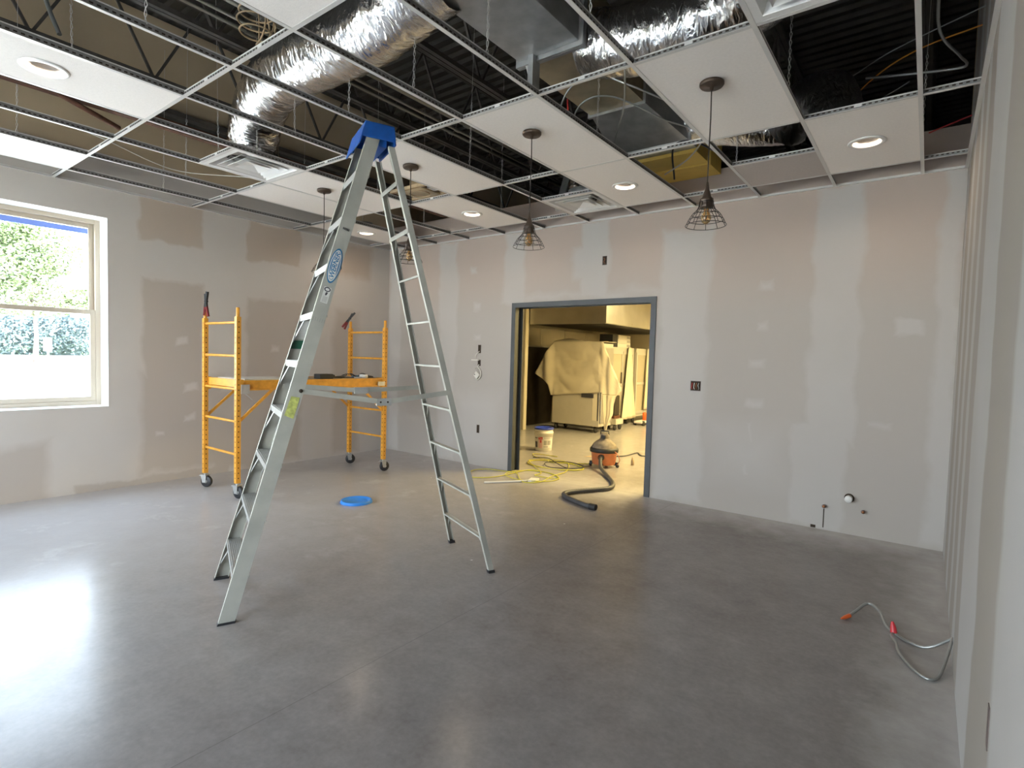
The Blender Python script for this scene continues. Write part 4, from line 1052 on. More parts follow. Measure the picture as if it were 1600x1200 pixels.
tx = bpy.data.objects.new('lettering', me); COL.objects.link(tx); me.materials.clear(); me.materials.append(M['sticker_blue']); tx.parent = st; tx.location = (0, 0, .0046)
# warning label
wl = plate([(-.048, -.02), (.048, -.02), (.048, .02), (-.048, .02)], .0006, 'warning_label', M['sticker_white'], lad, rail_plane(1.79))
plate([(x * .014 + .034, y * .018) for x, y in oval(1, 1)], .0003, 'label_ring', M['print_dark'], wl, I4, .0006)
plate([(x * .008 + .034, y * .012) for x, y in oval(1, 1)], .0003, 'label_ring_inner', M['sticker_white'], wl, I4, .0009)
plate([(.0, -.004), (.016, -.008), (.018, .002), (.008, .006), (-.004, .004)], .0003, 'pictogram', M['print_dark'], wl, I4, .0006)
q = MB()
for r in range(6): q.box(-.044 + r * .0, -.044 + .0, 0, 0, 0, 0) if False else q.box(-.042 + r * .006, -.040 + r * .006, -.014, .014, .0006, .0009)
o = q.build('label_lines', M['print_grey'], wl)
plate([(-.062, -.026), (.062, -.026), (.058, .020), (-.055, .026)], .0006, 'yellow_sticker', M['sticker_yellow'], lad, rail_plane(1.145))
q = MB()
for r in range(6): q.box(-.022 + r * .003 * 0, .0, -.036 + r * .013, -.034 + r * .013, 0, .0006)
o = q.build('stamped_marks', M['print_grey'], lad); o.matrix_local = rail_plane(1.655)
q = MB()
for r in range(5): q.box(-.008, .006, -.02 + r * .008, -.016 + r * .008, 0, .0006)
o = q.build('stamped_marks', M['print_dark'], lad); o.matrix_local = rail_plane(2.19)
# green tape and information stickers on the inner face of the far rail
q = MB(); z0, z1 = 1.475, 1.53
q.hexa([(sf(z0) - .036, hwid(z0) - .0055, z0), (sf(z0) + .036, hwid(z0) - .0055, z0), (sf(z0) + .036, hwid(z0) - .0035, z0), (sf(z0) - .036, hwid(z0) - .0035, z0), (sf(z1) - .036, hwid(z1) - .0055, z1), (sf(z1) + .036, hwid(z1) - .0055, z1), (sf(z1) + .036, hwid(z1) - .0035, z1), (sf(z1) - .036, hwid(z1) - .0035, z1)])
q.build('green_tape', M['green_tape'], lad)
q = MB(); z0, z1 = 1.54, 1.66
q.hexa([(sf(z0) - .034, hwid(z0) - .0055, z0), (sf(z0) + .034, hwid(z0) - .0055, z0), (sf(z0) + .034, hwid(z0) - .0035, z0), (sf(z0) - .034, hwid(z0) - .0035, z0), (sf(z1) - .034, hwid(z1) - .0055, z1), (sf(z1) + .034, hwid(z1) - .0055, z1), (sf(z1) + .034, hwid(z1) - .0035, z1), (sf(z1) - .034, hwid(z1) - .0035, z1)])
q.build('information_sticker', M['sticker_white'], lad)

# ------------------------------------------------------------------ rolling scaffold
sc = thing('rolling_scaffold', 'yellow steel rolling scaffold with a work platform by the left wall', 'scaffold', (.91, -2.01, 0))
sx = .345; sy = .905
RZ = [.43, .755, 1.075, 1.40, 1.725]
post_q = MB().box(-.022, .022, -.022, .022, .15, 1.78)
pin_q = MB().lathe([(.017, 1.77), (.017, 1.865), (.013, 1.87), (0, 1.87)], n=14)
hole_q = MB()
z = .20
while z < 1.76:
    for (ax, ay) in ((0, -.0226), (.0226, 0), (-.0226, 0), (0, .0226)):
        if ax: hole_q.lathe([(.0065, ax), (0, ax * 1.01)], c=(0, 0, z), n=8, axis='x')
        else: hole_q.lathe([(.0065, ay), (0, ay * 1.01)], c=(0, 0, z), n=8, axis='y')
    z += .051
wheel_q = MB().lathe([(.0, -.018), (.052, -.018), (.060, -.013), (.062, 0), (.060, .013), (.052, .018), (0, .018)], n=28, axis='y')
hub_q = MB().lathe([(0, -.022), (.018, -.022), (.018, .022), (0, .022)], n=16, axis='y')
fork_q = MB(); fork_q.box(-.03, .03, -.032, .032, .122, .134); fork_q.hexa([(-.012, -.030, .05), (.025, -.030, .05), (.025, -.026, .05), (-.012, -.026, .05), (-.03, -.030, .125), (.03, -.030, .125), (.03, -.026, .125), (-.03, -.026, .125)])
fork_q.hexa([(-.012, .026, .05), (.025, .026, .05), (.025, .030, .05), (-.012, .030, .05), (-.03, .026, .125), (.03, .026, .125), (.03, .030, .125), (-.03, .030, .125)]); fork_q.lathe([(.016, .13), (.016, .17)], n=12); fork_q.box(-.06, -.03, -.018, .018, .118, .124)
protos = {}
def inst(key, name, q, m, parent, loc, rz=0):
    if key in protos:
        o = protos[key].copy(); COL.objects.link(o); o.parent = parent
    else:
        o = q.build(name, m, parent); protos[key] = o
    o.location = loc; o.rotation_euler = (0, 0, rz)
    return o
for (px, py, rz) in ((-sx, -sy, .5), (sx, -sy, .3), (-sx, sy, 1.2), (sx, sy, 1.35)):
    po = inst('post', 'post', post_q, M['scaffold_yellow'], sc, (px, py, 0))
    inst('holes', 'punched_holes', hole_q, M['hole_dark'], po, (0, 0, 0))['kind'] = 'stuff'
    inst('pin', 'coupling_pin', pin_q, M['scaffold_yellow'], po, (0, 0, 0))
    ca = bpy.data.objects.new('caster', None); COL.objects.link(ca); ca.parent = sc; ca.location = (px, py, 0); ca.rotation_euler = (0, 0, rz)
    inst('wheel', 'wheel', wheel_q, M['black_rubber'], ca, (.018, 0, .062)); inst('hub', 'hub', hub_q, M['alu_bright'], ca, (.018, 0, .062)); inst('fork', 'fork', fork_q, M['galv'], ca, (0, 0, 0))
rung_q = MB().tube([(-sx + .02, 0, 0), (sx - .02, 0, 0)], .0125, 12)
for py in (-sy, sy):
    for z in RZ:
        inst('rung', 'rung', rung_q, M['scaffold_yellow'], sc, (0, py, z))
rail_q = MB(); rail_q.box(-.02, .02, -sy + .03, sy - .03, 0, .015); rail_q.box(-.004, .004, -sy + .03, sy - .03, 0, .10); rail_q.box(-.02, .02, -sy + .03, sy - .03, .085, .10)
rail_q.box(-.022, .022, -sy + .02, -sy + .05, -.02, .11); rail_q.box(-.022, .022, sy - .05, sy - .02, -.02, .11)
for px in (-sx, sx):
    inst('rail', 'side_rail', rail_q, M['scaffold_yellow'], sc, (px, 0, 1.06))
MB().box(-.32, .32, -.86, .86, 1.142, 1.158).build('platform_deck', M['wood'], sc)
q = MB(); q.box(-.32, .32, -.885, -.86, 1.09, 1.165); q.box(-.32, .32, .86, .885, 1.09, 1.165); q.build('platform_end', M['scaffold_yellow'], sc)
for px in (-sx, sx):
    for sg in (-1, 1):
        q = MB().bar((px, sg * (sy - .025), .765), (px, sg * (sy - .36), 1.065), .010, .028, (0, 0, 1)); q.build('corner_brace', M['scaffold_yellow'], sc)
q = MB(); q.box(sx + .0225, sx + .04, -sy + .02, -sy + .10, 1.03, 1.12); q.tube([(sx + .03, -sy + .06, 1.03), (sx + .05, -sy + .10, .99), (sx + .05, -sy + .12, .97)], .005, 6); q.build('latch', M['galv'], sc)
q = MB(); q.box(sx + .0225, sx + .035, sy - .12, sy - .02, 1.07, 1.12); q.build('latch', M['galv'], sc)

# pliers hooked on the post pins
def pliers(x, y, z, lean, label):
    t = thing('snips', label, 'cutters', (x, y, z)); t.rotation_euler = (0, lean, .6)
    MB().bar((-.006, 0, -.05), (-.010, 0, -.15), .018, .026, (0, 1, 0)).build('handle', M['red_grip'], t)
    MB().bar((.006, 0, -.05), (.030, 0, -.155), .018, .026, (0, 1, 0)).build('handle', M['red_grip'], t)
    q = MB(); q.bar((.006, 0, -.06), (-.010, 0, .075), .018, .030, (0, 1, 0)); q.bar((-.006, 0, -.06), (.008, 0, .10), .018, .030, (0, 1, 0)); q.lathe([(0, -.012), (.016, -.012), (.016, .012), (0, .012)], n=14, axis='y')
    q.build('jaws', M['black_plastic'], t)
pliers(.565 + .02, -2.915, 1.955, .05, 'black cutters with red grips standing on the nearer left scaffold post')
pliers(.545, -1.105, 1.91, .65, 'black cutters with red grips hooked on the far left scaffold post')
# things on the platform (top 1.158)
PZ = 1.158
t = thing('power_tool', 'black tool block on the scaffold platform right behind the ladder rail', 'tool', (1.12, -1.87, PZ))
MB().box(-.06, .06, -.09, .09, 0, .055).build('body', M['black_plastic'], t, bevel=.008); MB().box(-.03, .03, .06, .13, .01, .045).build('handle', M['black_plastic'], t, bevel=.006)
t = thing('spray_can', 'small black can standing on the platform left of the ladder rail', 'can', (1.02, -2.28, PZ))
MB().lathe([(0, 0), (.028, 0), (.028, .12), (.018, .14), (0, .14)], n=20).build('body', M['black_plastic'], t); MB().lathe([(0, .14), (.01, .14), (.01, .155), (0, .155)], n=12).build('nozzle', M['black_plastic'], t)
t = thing('tape_roll', 'white tape roll among the tools on the far end of the platform', 'tape', (1.14, -1.33, PZ))
MB().lathe([(.025, 0), (.05, 0), (.05, .045), (.025, .045), (.025, 0)], n=28).build('tape', M['sticker_white'], t); MB().lathe([(.020, 0), (.025, 0), (.025, .045), (.020, .045), (.02, 0)], n=20).build('core', M['wood'], t)
for k, (x, y, a, L, l_) in enumerate(((1.10, -1.58, 1.5, .26, 'dark trowel-like hand tool on the platform nearest the black tool block'), (1.03, -1.46, 1.2, .30, 'long grey hand tool on the platform beside the tape roll'), (1.15, -1.20, 1.7, .24, 'dark hand tool at the far end of the platform by the post'), (1.0, -1.30, 1.55, .2, 'bluish hand tool lying behind the tape roll'))):
    t = thing('hand_tool', l_, 'tool', (x, y, PZ), a, 'hand tools on the scaffold platform')
    MB().tube([(-L / 2, 0, .014), (-L / 6, 0, .016), (0, 0, .014)], .012, 10, radii=[.010, .014, .008]).build('handle', [M['black_plastic'], M['print_grey'], M['black_plastic'], M['sticker_blue']][k], t)
    q = MB(); q.box(0, L / 2, -.022, .022, .004, .012); q.build('blade', M['alu_bright'] if k != 0 else M['dark_steel'], t)
t = thing('utility_knife', 'small dark knife lying across the tools at the far end of the platform', 'knife', (1.19, -1.42, PZ), .9)
MB().box(-.07, .02, -.012, .012, .0, .02).build('handle', M['print_grey'], t, bevel=.003); MB().box(.02, .06, -.008, .008, .006, .012).build('blade', M['alu_bright'], t)
t = thing('wire_bundle', 'tangled black wire bundle behind the white tape roll on the platform', 'wire', (1.05, -1.36, PZ))
MB().tube(spline([(-.05 + .1 * math.sin(k * 1.3), -.22 + k * .028, .012 + .018 * (k % 3)) for k in range(16)], 4), .005, 5).build('wire', M['black_plastic'], t)
t = tag(MB().box(-.28, .28, -.3, .3, 0, .012).build('board_offcut', M['carton'], loc=(.92, -2.52, PZ)), 'thin pale board lying on the near end of the scaffold platform', 'board')
# blue bucket lid on the floor
t = thing('plastic_lid', 'bright blue plastic bucket lid lying on the concrete floor', 'lid', (2.21, -2.22, 0))
MB().lathe([(0, .010), (.105, .010), (.112, .018), (.125, .018), (.130, .026), (.146, .026), (.150, .016), (.150, 0.0), (.146, 0), (.144, .014), (.128, .014), (0, .004)], n=48).build('lid', M['lid_blue'], t)
MB().tube([(.151 * math.cos(a * PI / 18), .151 * math.sin(a * PI / 18), .004) for a in range(37)], .004, 6, cap=False).build('rim', M['lid_blue'], t)

# ------------------------------------------------------------------ doorway floor clutter
t = thing('bucket', 'white plastic bucket with a dark blue lid and a printed label in the kitchen', 'bucket', (1.79, 1.68, 0))
MB().lathe([(0, 0), (.126, 0), (.130, .006), (.145, .27), (.150, .272), (.150, .30), (.143, .302), (.147, .345), (.150, .345), (.150, .35), (.138, .35), (.138, .30)], n=44).build('body', M['bucket_white'], t)
MB().lathe([(0, .352), (.125, .350), (.132, .366), (.150, .366), (.156, .360), (.156, .340), (.152, .340)], n=44).build('lid', M['lid_dark_blue'], t)
def wrap(a0, a1, z0, z1, name, m, par, ex=.0008):
    q = MB(); n = 12; vs = []
    for k in range(n + 1):
        a = math.radians(a0 + (a1 - a0) * k / n)
        for z in (z0, z1):
            r = .130 + (.145 - .130) * (z - .006) / .264 + ex; vs.append((r * math.cos(a), r * math.sin(a), z))
    q.add(vs, [(2 * k, 2 * k + 2, 2 * k + 3, 2 * k + 1) for k in range(n)], smooth=True)
    return q.build(name, m, par)
lb = wrap(-135, 25, .05, .225, 'label', M['bucket_label'], t)
# camera looks at the bucket from about azimuth -56 degrees
wrap(-125, -100, .055, .15, 'dark_print', M['print_dark'], lb, .0014)
wrap(-126, -98, .20, .212, 'dark_print', M['print_dark'], lb, .0014)
wrap(-92, -62, .185, .225, 'red_print', M['print_red'], lb, .0014)
wrap(-92, -64, .05, .18, 'pink_print', M['print_pink'], lb, .0012)
wrap(-80, -70, .135, .18, 'red_print', M['print_red'], lb, .0018)
for (a0, a1, z0, z1) in ((-55, -15, .205, .215), (-55, -35, .10, .17), (-30, -5, .10, .17), (-56, -25, .065, .08)):
    wrap(a0, a1, z0, z1, 'grey_print', M['print_grey'], lb, .0014)
hb_ = MB().tube([(.152 * math.cos(a * PI / 14 - 2.2), .152 * math.sin(a * PI / 14 - 2.2) - .02 * math.sin(a * PI / 14) , .29 - .10 * math.sin(a * PI / 14)) for a in range(15)], .0025, 6).build('handle', M['galv'], t)

t = thing('shop_vacuum', 'orange shop vacuum with a dusty grey top and black hose in the doorway', 'vacuum cleaner', (3.13, 1.17, 0), .0)
MB().lathe([(0, .04), (.150, .04), (.158, .05), (.174, .195), (.180, .198), (.180, .215), (.0, .215)], n=40).build('tank', M['vac_orange'], t)
MB().lathe([(.176, .205), (.192, .208), (.195, .245), (.184, .268), (.0, .268)], n=40).build('lid_band', M['black_plastic'], t)
MB().lathe([(.176, .262), (.168, .285), (.150, .315), (.112, .352), (.078, .372), (.062, .392), (0, .395)], n=40).build('motor_dome', M['vac_grey'], t)
q = MB(); q.lathe([(.058, .38), (.062, .40), (.058, .445), (.045, .462), (0, .465)], n=24); q.build('motor_cap', M['vac_grey'], t)
q = MB(); q.box(-.015, .045, -.075, -.052, .395, .435); q.build('port', M['black_plastic'], t)
q = MB().tube([(-.05, -.02, .44), (-.05, -.02, .49), (.05, .02, .49), (.05, .02, .44)], .010, 8); q.build('handle', M['black_plastic'], t)
for a in (0.3, 1.87, 3.44, 5.0):
    q = MB().box(-.03, .03, -.02, .02, .03, .07); o = q.build('caster_foot', M['black_plastic'], t); o.location = (.165 * math.cos(a), .165 * math.sin(a), 0); o.rotation_euler = (0, 0, a)
    q = MB().lathe([(0, -.01), (.022, -.01), (.022, .01), (0, .01)], n=14, axis='y'); o = q.build('caster_wheel', M['black_rubber'], t); o.location = (.185 * math.cos(a), .185 * math.sin(a), .022); o.rotation_euler = (0, 0, a + .5)
q = MB().lathe([(.030, -.02), (.042, -.015), (.042, .01), (.030, .01)], n=20, axis='y'); o = q.build('inlet_ring', M['black_plastic'], t); o.location = (.045, -.168, .15)
q = MB().tube(spline([(.17, -.05, .24), (.23, -.05, .20), (.25, -.03, .12), (.20, .0, .05)], 8), .005, 6); q.build('cord_loop', M['vac_orange'], t)
# corrugated hose
hp = spline([(.045, -.165, .15), (.075, -.24, .13), (.15, -.36, .055), (.36, -.60, .027), (.60, -.92, .027), (.70, -1.17, .027), (.62, -1.38, .027), (.50, -1.60, .027), (.46, -1.76, .027), (.55, -1.87, .027), (.70, -1.95, .027), (.86, -2.01, .027), (.93, -2.02, .027)], 16)
rad = [.0255 if k % 2 else .0225 for k in range(len(hp))]
q = MB(); q.tube(hp, .025, 14, cap=False, radii=rad); q.build('hose', M['hose_grey'], t)
q = MB(); e0, e1 = hp[-6], hp[-1]; dd = (e1 - e0).normalized(); q.tube([e1 - dd * .02, e1 + dd * .05], .031, 18, cap=False); q.tube([e1 + dd * .05, e1 - dd * .01], .026, 18, cap=True); q.build('hose_end', M['black_plastic'], t)

# yellow extension cord
def loop(cx, cy, rx, ry, a0, turns, z=.007, ph=0, wob=.03, n=60):
    out = []
    for k in range(int(n * turns) + 1):
        a = a0 + 2 * PI * k / n
        out.append((cx + rx * math.cos(a) * (1 + wob * math.sin(3 * a + ph)), cy + ry * math.sin(a) * (1 + wob * math.cos(2 * a + ph)), z + .004 * (1 + math.sin(a * 1.3 + ph))))
    return out
pts = spline([(3.0, 1.05, .01), (2.93, .95, .01)], 4)
path = [(2.95, 1.15, .012), (2.85, 1.10, .01), (2.65, .95, .01), (2.45, .85, .01)] + loop(2.62, .72, .42, .26, 2.2, 2.2, ph=.4)[::5] + \
       [(2.75, .2, .012), (2.80, .0, .01)] + loop(2.78, -.05, .34, .30, 0.2, 1.4, ph=1.7)[::5] + [(2.5, -.40, .01), (2.33, -.62, .01), (2.18, -.55, .01), (2.05, -.30, .01), (2.15, -.12, .01), (2.36, -.08, .01), (2.55, -.06, .012), (2.9, -.4, .012), (3.05, -.25, .01), (2.98, .1, .01), (2.95, .5, .012), (2.6, 1.05, .01), (2.2, 1.0, .01), (1.9, 1.25, .01), (2.3, 1.3, .01)]
tag(MB().tube(spline(path, 6), .0058, 6).build('extension_cord', M['cord_yellow']), 'yellow extension cord lying in loose loops across the doorway', 'cord')
tag(MB().tube(spline([(2.10, .95, .02), (2.3, 1.05, .02), (2.6, .80, .024), (2.9, .62, .022), (3.0, .85, .02), (2.7, 1.0, .022), (2.45, .78, .02), (2.66, .52, .02), (2.95, .66, .024), (3.05, .98, .03)], 8), .006, 6).build('vacuum_cord', M['black_plastic']), 'dark power cord tangled in the yellow cord beside the vacuum', 'cord')
tag(MB().tube([(2.60, -.74, .012), (2.80, -.48, .012), (2.98, -.22, .014)], .011, 8).build('plastic_strip', M['pvc']), 'thin white plastic strip lying on the floor in front of the doorway', 'strip')
tag(MB().add([(2.93, -.34, .026), (3.0, -.28, .026), (2.97, -.16, .027), (2.88, -.20, .026), (2.93, -.34, .003), (3.0, -.28, .003), (2.97, -.16, .003), (2.88, -.20, .003)], [(0, 1, 2, 3), (7, 6, 5, 4), (0, 4, 5, 1), (1, 5, 6, 2), (2, 6, 7, 3), (3, 7, 4, 0)]).build('paper_scrap', M['sticker_white']), 'small white folded scrap in the loops of the yellow cord', 'scrap')
# scraps on the kitchen floor
tag(MB().tube(spline([(2.85, 1.9, .012), (3.0, 2.1, .012), (3.02, 2.5, .012), (3.2, 2.3, .012), (3.4, 2.6, .01)], 6), .009, 6).build('rag', M['print_dark']), 'dark flat rag on the kitchen floor behind the vacuum', 'rag')
tag(MB().lathe([(0, 0), (.02, 0), (.02, .07), (.012, .085), (.012, .11), (0, .11)], n=16).build('small_bottle', M['wood'], loc=(3.38, 1.55, 0)), 'tiny brownish bottle standing behind the vacuum in the kitchen', 'bottle')
tag(MB().add([(2.55, 1.65, .002), (2.78, 1.72, .002), (2.80, 1.88, .004), (2.62, 1.86, .004), (2.55, 1.65, 0), (2.78, 1.72, 0), (2.80, 1.88, 0), (2.62, 1.86, 0)], [(0, 1, 2, 3), (7, 6, 5, 4), (0, 4, 5, 1), (1, 5, 6, 2), (2, 6, 7, 3), (3, 7, 4, 0)]).build('cardboard_scrap', M['wood']), 'small flat brown cardboard scrap on the kitchen floor left of the vacuum', 'scrap')

# ------------------------------------------------------------------ kitchen
# end post and stainless panels
q = MB(); q.box(0, .10, 3.42, 3.50, 0, 2.95); q.build('trim_1', M['steel'], kind='structure')
MB().box(.10, .135, 3.40, 3.50, 0, 2.95).build('trim_2', M['kitchen_wall'], kind='structure')
MB().box(0, .03, 3.405, 3.42, 0, 2.95).build('trim_3', M['kitchen_wall'], kind='structure')
for k in range(6):
    pass
sp = thing('wall_panelling', 'stainless steel wall panelling under the extraction hood', 'wall panel', (-.35, 3.5, 0))
for k in range(5):
    MB().box(0, .10, .005 + k * 1.0, .995 + k * 1.0, 0, 2.12).build('panel', M['stainless_wall'], sp, bevel=.004)
# hood
hd_ = thing('extraction_hood', 'large stainless steel extraction hood hanging over the cooking line', 'hood', (.01, 3.52, 2.14))
q = MB(); q.box(0, 1.85, 0, .02, 0, .68); q.build('end_panel', M['steel'], hd_)
q = MB(); q.box(0, 1.85, 4.2, 4.22, 0, .68); q.build('end_panel', M['steel'], hd_)
q = MB(); q.box(1.83, 1.85, .02, 4.2, 0, .68); q.build('front_panel', M['steel'], hd_)
q = MB(); q.box(0, 1.83, .02, 4.2, .62, .66); q.build('top_panel', M['dark_steel'], hd_)
q = MB(); q.box(.03, 1.815, .03, 4.18, .015, .045); q.build('underside', M['hood_shade'], hd_)  # dark sheet standing for the shade in the hood recess
q = MB(); q.box(.02, 1.80, .03, .06, -.004, .03); q.box(1.78, 1.82, .03, 4.18, -.004, .03); q.build('inner_lip', M['steel'], hd_)
for k in range(7):
    q = MB(); y_ = .1 + k * .57; q.hexa([(.5, y_, .30), (1.4, y_, .06), (1.4, y_ + .54, .06), (.5, y_ + .54, .30), (.5, y_, .33), (1.4, y_, .09), (1.4, y_ + .54, .09), (.5, y_ + .54, .33)]); q.build('filter', M['dark_steel'], hd_)
# draped appliance
ap = thing('kitchen_appliance', 'beige sided kitchen appliance on casters under a cream dust sheet', 'appliance', (.93, 4.5, 0))
MB().box(-.55, .55, -.42, .10, .13, 1.79).build('cabinet', M['beige_panel'], ap, bevel=.008)
MB().box(.552, .575, -.40, .08, .2, 1.7).build('door', M['steel'], ap, bevel=.004)
MB().box(.40, .50, -.425, -.421, .25, 1.70).build('corner_trim', M['kitchen_wall'], ap)
MB().box(.512, .53, -.426, -.421, .25, .80).build('door_gasket', M['print_dark'], ap)
MB().box(.15, .42, -.44, -.421, .70, .78).build('control_knob_plate', M['print_dark'], ap)
for (x_, y_) in ((-.48, -.35), (.45, -.35), (-.48, .03), (.45, .03)):
    ca = bpy.data.objects.new('caster', None); COL.objects.link(ca); ca.parent = ap; ca.location = (x_, y_, 0)
    MB().lathe([(0, -.018), (.055, -.018), (.055, .018), (0, .018)], n=20, axis='x', c=(0, 0, .055)).build('wheel', M['black_rubber'], ca)
    MB().box(-.03, .03, -.03, .03, .10, .13).build('fork', M['dark_steel'], ca)
# dust sheet, a smooth sheet with folded wings
def interp(tab, z):
    tab = sorted(tab)
    if z <= tab[0][0]: return tab[0][1]
    for (a, b_), (c, d_) in zip(tab, tab[1:]):
        if z <= c: return b_ + (d_ - b_) * (z - a) / (c - a)
    return tab[-1][1]
LZ = [(1.82, .39), (1.5, .17), (1.14, -.04), (1.05, .12), (.93, .30), (.80, .35), (.60, .37)]
RZ_ = [(1.82, 1.53), (1.6, 1.62), (1.3, 1.74), (.883, 1.90), (.75, 1.80), (.60, 1.76), (.40, 1.75), (.25, 1.70), (.05, 1.645)]
def sheet_y(x, z):
    y = 4.055
    if x < .37: y -= (.37 - x) * .10
    if x > 1.50: y += (x - 1.50) * .35
    f = .012 * math.sin(3.1 * x + 5 * z) + .010 * noise.noise(Vector((x * 3, z * 2.2, 1.7))) + .004 * noise.noise(Vector((x * 8, z * 8, 4)))
    if x < .46: f += (.46 - x) * .22 * math.sin(min(1, (.46 - x) / .3) * PI)
    if x > 1.48: f += .03 * math.sin((x - 1.48) * 22)
    # catenary folds across the front
    if .45 < x < 1.5 and z > .8: f += .011 * math.sin(13 * (z - .8) - 9 * (x - .95) ** 2 * 2) * math.sin(PI * (x - .45) / 1.05) * (1 if z < 1.45 else .4)
    k = min(1, (1.82 - z) / .2)
    return y - abs(f) * k * 1.3
NX = 60; rows = []
hem_at = lambda x: .70 + .13 * (x - .38) / 1.18
def zrow(k): return 1.82 - (1.82 - .78) * k / 44
rows = []
# top rows from the back forward
for k in range(10):
    y_ = 4.64 - (4.64 - 4.09) * k / 10
    rows.append([(.385 + 1.15 * i / NX, y_, 1.825 + .07 * math.exp(-((i / NX - .2) / .22) ** 2) * math.sin(PI * (k + 1) / 12) + .012 * noise.noise(Vector((i * .12, k * .3, 0)))) for i in range(NX + 1)])
for k in range(45):
    z = zrow(k); l, r = interp(LZ, z), interp(RZ_, z)
    row = []
    for i in range(NX + 1):
        x = l + (r - l) * i / NX
        zz = z
        if k > 36 and x < 1.56:                     # the hem slopes down to the left
            zz = z + (hem_at(x) - .78) * (k - 36) / 8
        row.append((x, sheet_y(x, z), zz))
    rows.append(row)
q = MB(); vs = [p for r_ in rows for p in r_]; n = NX + 1
q.add(vs, [(r_ * n + i, r_ * n + i + 1, (r_ + 1) * n + i + 1, (r_ + 1) * n + i) for r_ in range(len(rows) - 1) for i in range(NX)], smooth=True)
# tail hanging at the right corner
NT = 14; tv = []
for k in range(31):
    z = .78 - (.78 - .05) * k / 30
    l = 1.56 + .05 * (k / 30); r = interp(RZ_, z)
    for i in range(NT + 1):
        x = l + (r - l) * i / NT
        tv.append((x, sheet_y(x, z) - .01 * math.sin(i * 1.3), z))
q.add(tv, [(r_ * (NT + 1) + i, r_ * (NT + 1) + i + 1, (r_ + 1) * (NT + 1) + i + 1, (r_ + 1) * (NT + 1) + i) for r_ in range(30) for i in range(NT)], smooth=True)
sh = q.build('dust_sheet', M['cream_cloth']); tag(sh, 'cream dust sheet draped over the kitchen appliance, corners hanging out', 'dust sheet')
so = sh.modifiers.new('thickness', 'SOLIDIFY'); so.thickness = .006
# dark slabs added for the shade behind the appliance on the left
t = thing('shade_slab', 'dark slab painting the shade behind the draped appliance', 'cabinet', (.55, 5.0, 0))
MB().box(-.42, .30, 0.0, .05, .08, 1.72).build('side_panel', M['dark_steel'], t); MB().box(-.42, .30, .05, .10, .08, 1.72).build('body', M['dark_steel'], t); MB().box(-.42, .30, .0, .1, 0, .08).build('plinth', M['black_plastic'], t)
t = thing('shade_panel', 'dark panel painting the shade on the steel wall left of the draped appliance', 'panel', (-.22, 3.62, 0))  # upright sheet added to darken the shaded wall recess
MB().box(0, .03, 0, 1.3, 0.02, 1.70).build('sheet', M['dark_steel'], t); MB().box(0, .04, 0, 1.3, 1.70, 1.73).build('top_rail', M['steel'], t)

# wrapped glass door cabinets
def glass_cabinet(y0, L, label):
    t = thing('display_cabinet', label, 'cabinet', (.75, y0, 0))
    MB().box(-.45, .40, 0, L, .15, .22).build('base', M['beige_panel'], t); MB().box(-.45, .42, 0, L, 1.66, 1.75).build('top', M['beige_panel'], t)
    MB().box(-.45, -.42, 0, L, .22, 1.66).build('back_panel', M['beige_panel'], t)
    MB().box(-.42, .40, 0, .03, .22, 1.66).build('side_panel', M['beige_panel'], t); MB().box(-.42, .40, L - .03, L, .22, 1.66).build('side_panel', M['beige_panel'], t)
    for z in (.60, .95, 1.3): MB().box(-.40, .38, .03, L - .03, z, z + .015).build('shelf', M['steel'], t)
    for k in range(2):
        a, b_ = .01 + k * L / 2, L / 2 - .01 + k * L / 2
        q = MB(); q.box(.40, .43, a, a + .05, .22, 1.66); q.box(.40, .43, b_ - .05, b_, .22, 1.66); q.box(.40, .43, a + .05, b_ - .05, 1.60, 1.66); q.box(.40, .43, a + .05, b_ - .05, .22, .28); q.box(.40, .43, a + .05, b_ - .05, .90, .96)
        dr = q.build('door', M['beige_panel'], t)
        MB().box(.412, .418, a + .05, b_ - .05, .96, 1.60).build('pane', M['plastic_sheet'], dr)
        MB().box(.412, .418, a + .05, b_ - .05, .28, .90).build('pane', M['plastic_sheet'], dr)
        MB().box(.432, .45, b_ - .09, b_ - .07, .95, 1.2).build('handle', M['dark_steel'], dr)
    for (x_, y_) in ((-.38, .1), (.34, .1), (-.38, L - .1), (.34, L - .1)):
        ca = bpy.data.objects.new('caster', None); COL.objects.link(ca); ca.parent = t; ca.location = (x_, y_, 0)
        MB().lathe([(0, -.018), (.06, -.018), (.06, .018), (0, .018)], n=20, axis='x', c=(0, 0, .06)).build('wheel', M['black_rubber'], ca)
        MB().box(-.025, .025, -.03, .03, .11, .15).build('fork', M['steel'], ca)
    return t
glass_cabinet(5.15, 1.10, 'plastic wrapped glass door cabinet directly behind the draped appliance')
glass_cabinet(6.40, 1.25, 'plastic wrapped glass door cabinet farthest back at the right jamb')
def hang_sheet(y, w0, w1, z1, label):
    q = MB(); n = 10; m_ = 24; vs = []
    for k in range(m_ + 1):
        z = 1.76 - (1.76 - z1) * k / m_; w = w0 + (w1 - w0) * (k / m_) ** .8
        for i in range(n + 1):
            vs.append((1.21 + .025 * math.sin(i * 1.7 + k * .1) + .02 * k / m_, y - w / 2 + w * i / n, z))
    q.add(vs, [(k * (n + 1) + i, k * (n + 1) + i + 1, (k + 1) * (n + 1) + i + 1, (k + 1) * (n + 1) + i) for k in range(m_) for i in range(n)], smooth=True)
    o = q.build('plastic_cover', M['cream_cloth']); o.modifiers.new('thickness', 'SOLIDIFY').thickness = .004
    return tag(o, label, 'cover', 'cream covers hanging over the cabinets')
hang_sheet(5.95, .12, .75, .14, 'cream cover hanging in a triangle over the nearer wrapped cabinet')
hang_sheet(6.95, .06, .35, .30, 'narrow cream cover hanging over the farther wrapped cabinet')
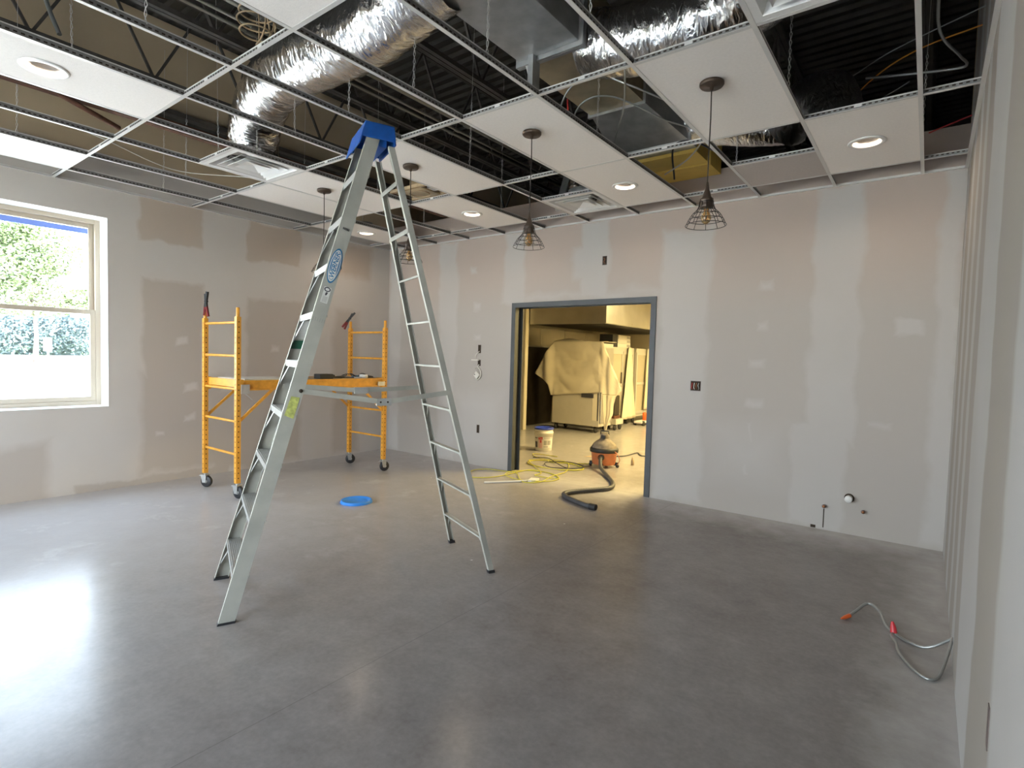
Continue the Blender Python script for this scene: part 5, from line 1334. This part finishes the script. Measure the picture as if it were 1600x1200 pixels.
# boxes on top
tag(MB().box(.85, 1.17, 4.95 + .22, 5.2 + .2, 1.75, 2.02).build('black_box', M['black_card'], bevel=.004), 'black box on top of the wrapped cabinets', 'box')
for k in range(3):
    t = thing('carton', ['long pale carton at the bottom of the stack on the cabinet', 'long pale carton in the middle of the stack on the cabinet', 'long pale carton on top of the stack on the cabinet'][k], 'box', (1.0, 5.75, 1.75 + k * .09), .02 * (k - 1), 'pale cartons stacked on the wrapped cabinet')
    MB().box(-.17, .17, -.32, .30, 0, .088).build('body', M['carton'], t, bevel=.003); MB().box(-.15, .15, .29, .302, .01, .078).build('end_label', M['print_grey'], t); MB().box(.1705, .172, .12, .28, .02, .07).build('side_label', M['print_grey'], t)
# dark block and orange jack by the cabinets
t = thing('dark_crate', 'dark reddish crate standing low against the wrapped cabinet', 'crate', (1.32, 4.98, .30))
MB().box(-.10, .10, -.12, .12, 0, .42).build('body', M['dark_steel'], t, bevel=.006); MB().box(-.11, .11, -.13, .13, -.06, -.002).build('tray', M['rust'], t)
t2 = tag(MB().box(1.15, 1.50, 4.80, 5.14, .12, .235).build('low_dolly', M['beige_panel'], bevel=.004), 'low pale dolly under the dark crate', 'dolly')
for (x_, y_) in ((1.20, 4.85), (1.45, 4.85), (1.45, 5.08), (1.20, 5.08)):
    MB().lathe([(0, -.015), (.06, -.015), (.06, .015), (0, .015)], n=18, axis='x', c=(x_, y_, .06)).build('wheel', M['black_rubber'], t2)
t = thing('pallet_jack', 'small orange and pale floor jack by the farther wrapped cabinet', 'jack', (1.45, 6.35, 0))
MB().box(-.10, .10, -.35, .35, .05, .10).build('frame', M['trim_white'], t, bevel=.01); MB().lathe([(0, .10), (.045, .10), (.045, .26), (.03, .28), (0, .28)], n=18).build('cylinder', M['orange_cap'], t)
for (x_, y_) in ((-.10, -.28), (.10, -.28), (-.10, .28), (.10, .28)):
    MB().lathe([(0, -.02), (.055, -.02), (.055, .02), (0, .02)], n=18, axis='x', c=(x_, y_, .055)).build('wheel', M['black_rubber'], t)
# kitchen ceiling lights
for k, (x, y) in enumerate(KITCHEN_LAMPS):
    t = thing('ceiling_panel_light', ['kitchen ceiling panel light nearer the doorway', 'kitchen ceiling panel light farther from the doorway'][k], 'ceiling light', (x, y, 2.95))
    q = MB(); q.box(-.95, .95, -.64, .64, -.06, 0); q.build('housing', M['trim_white'], t)
    q = MB(); q.box(-.91, .91, -.60, .60, -.064, -.0605); q.build('diffuser_panel', emit_mat('kitchen_panel', (1.0, .72, .34), 3.0), t)
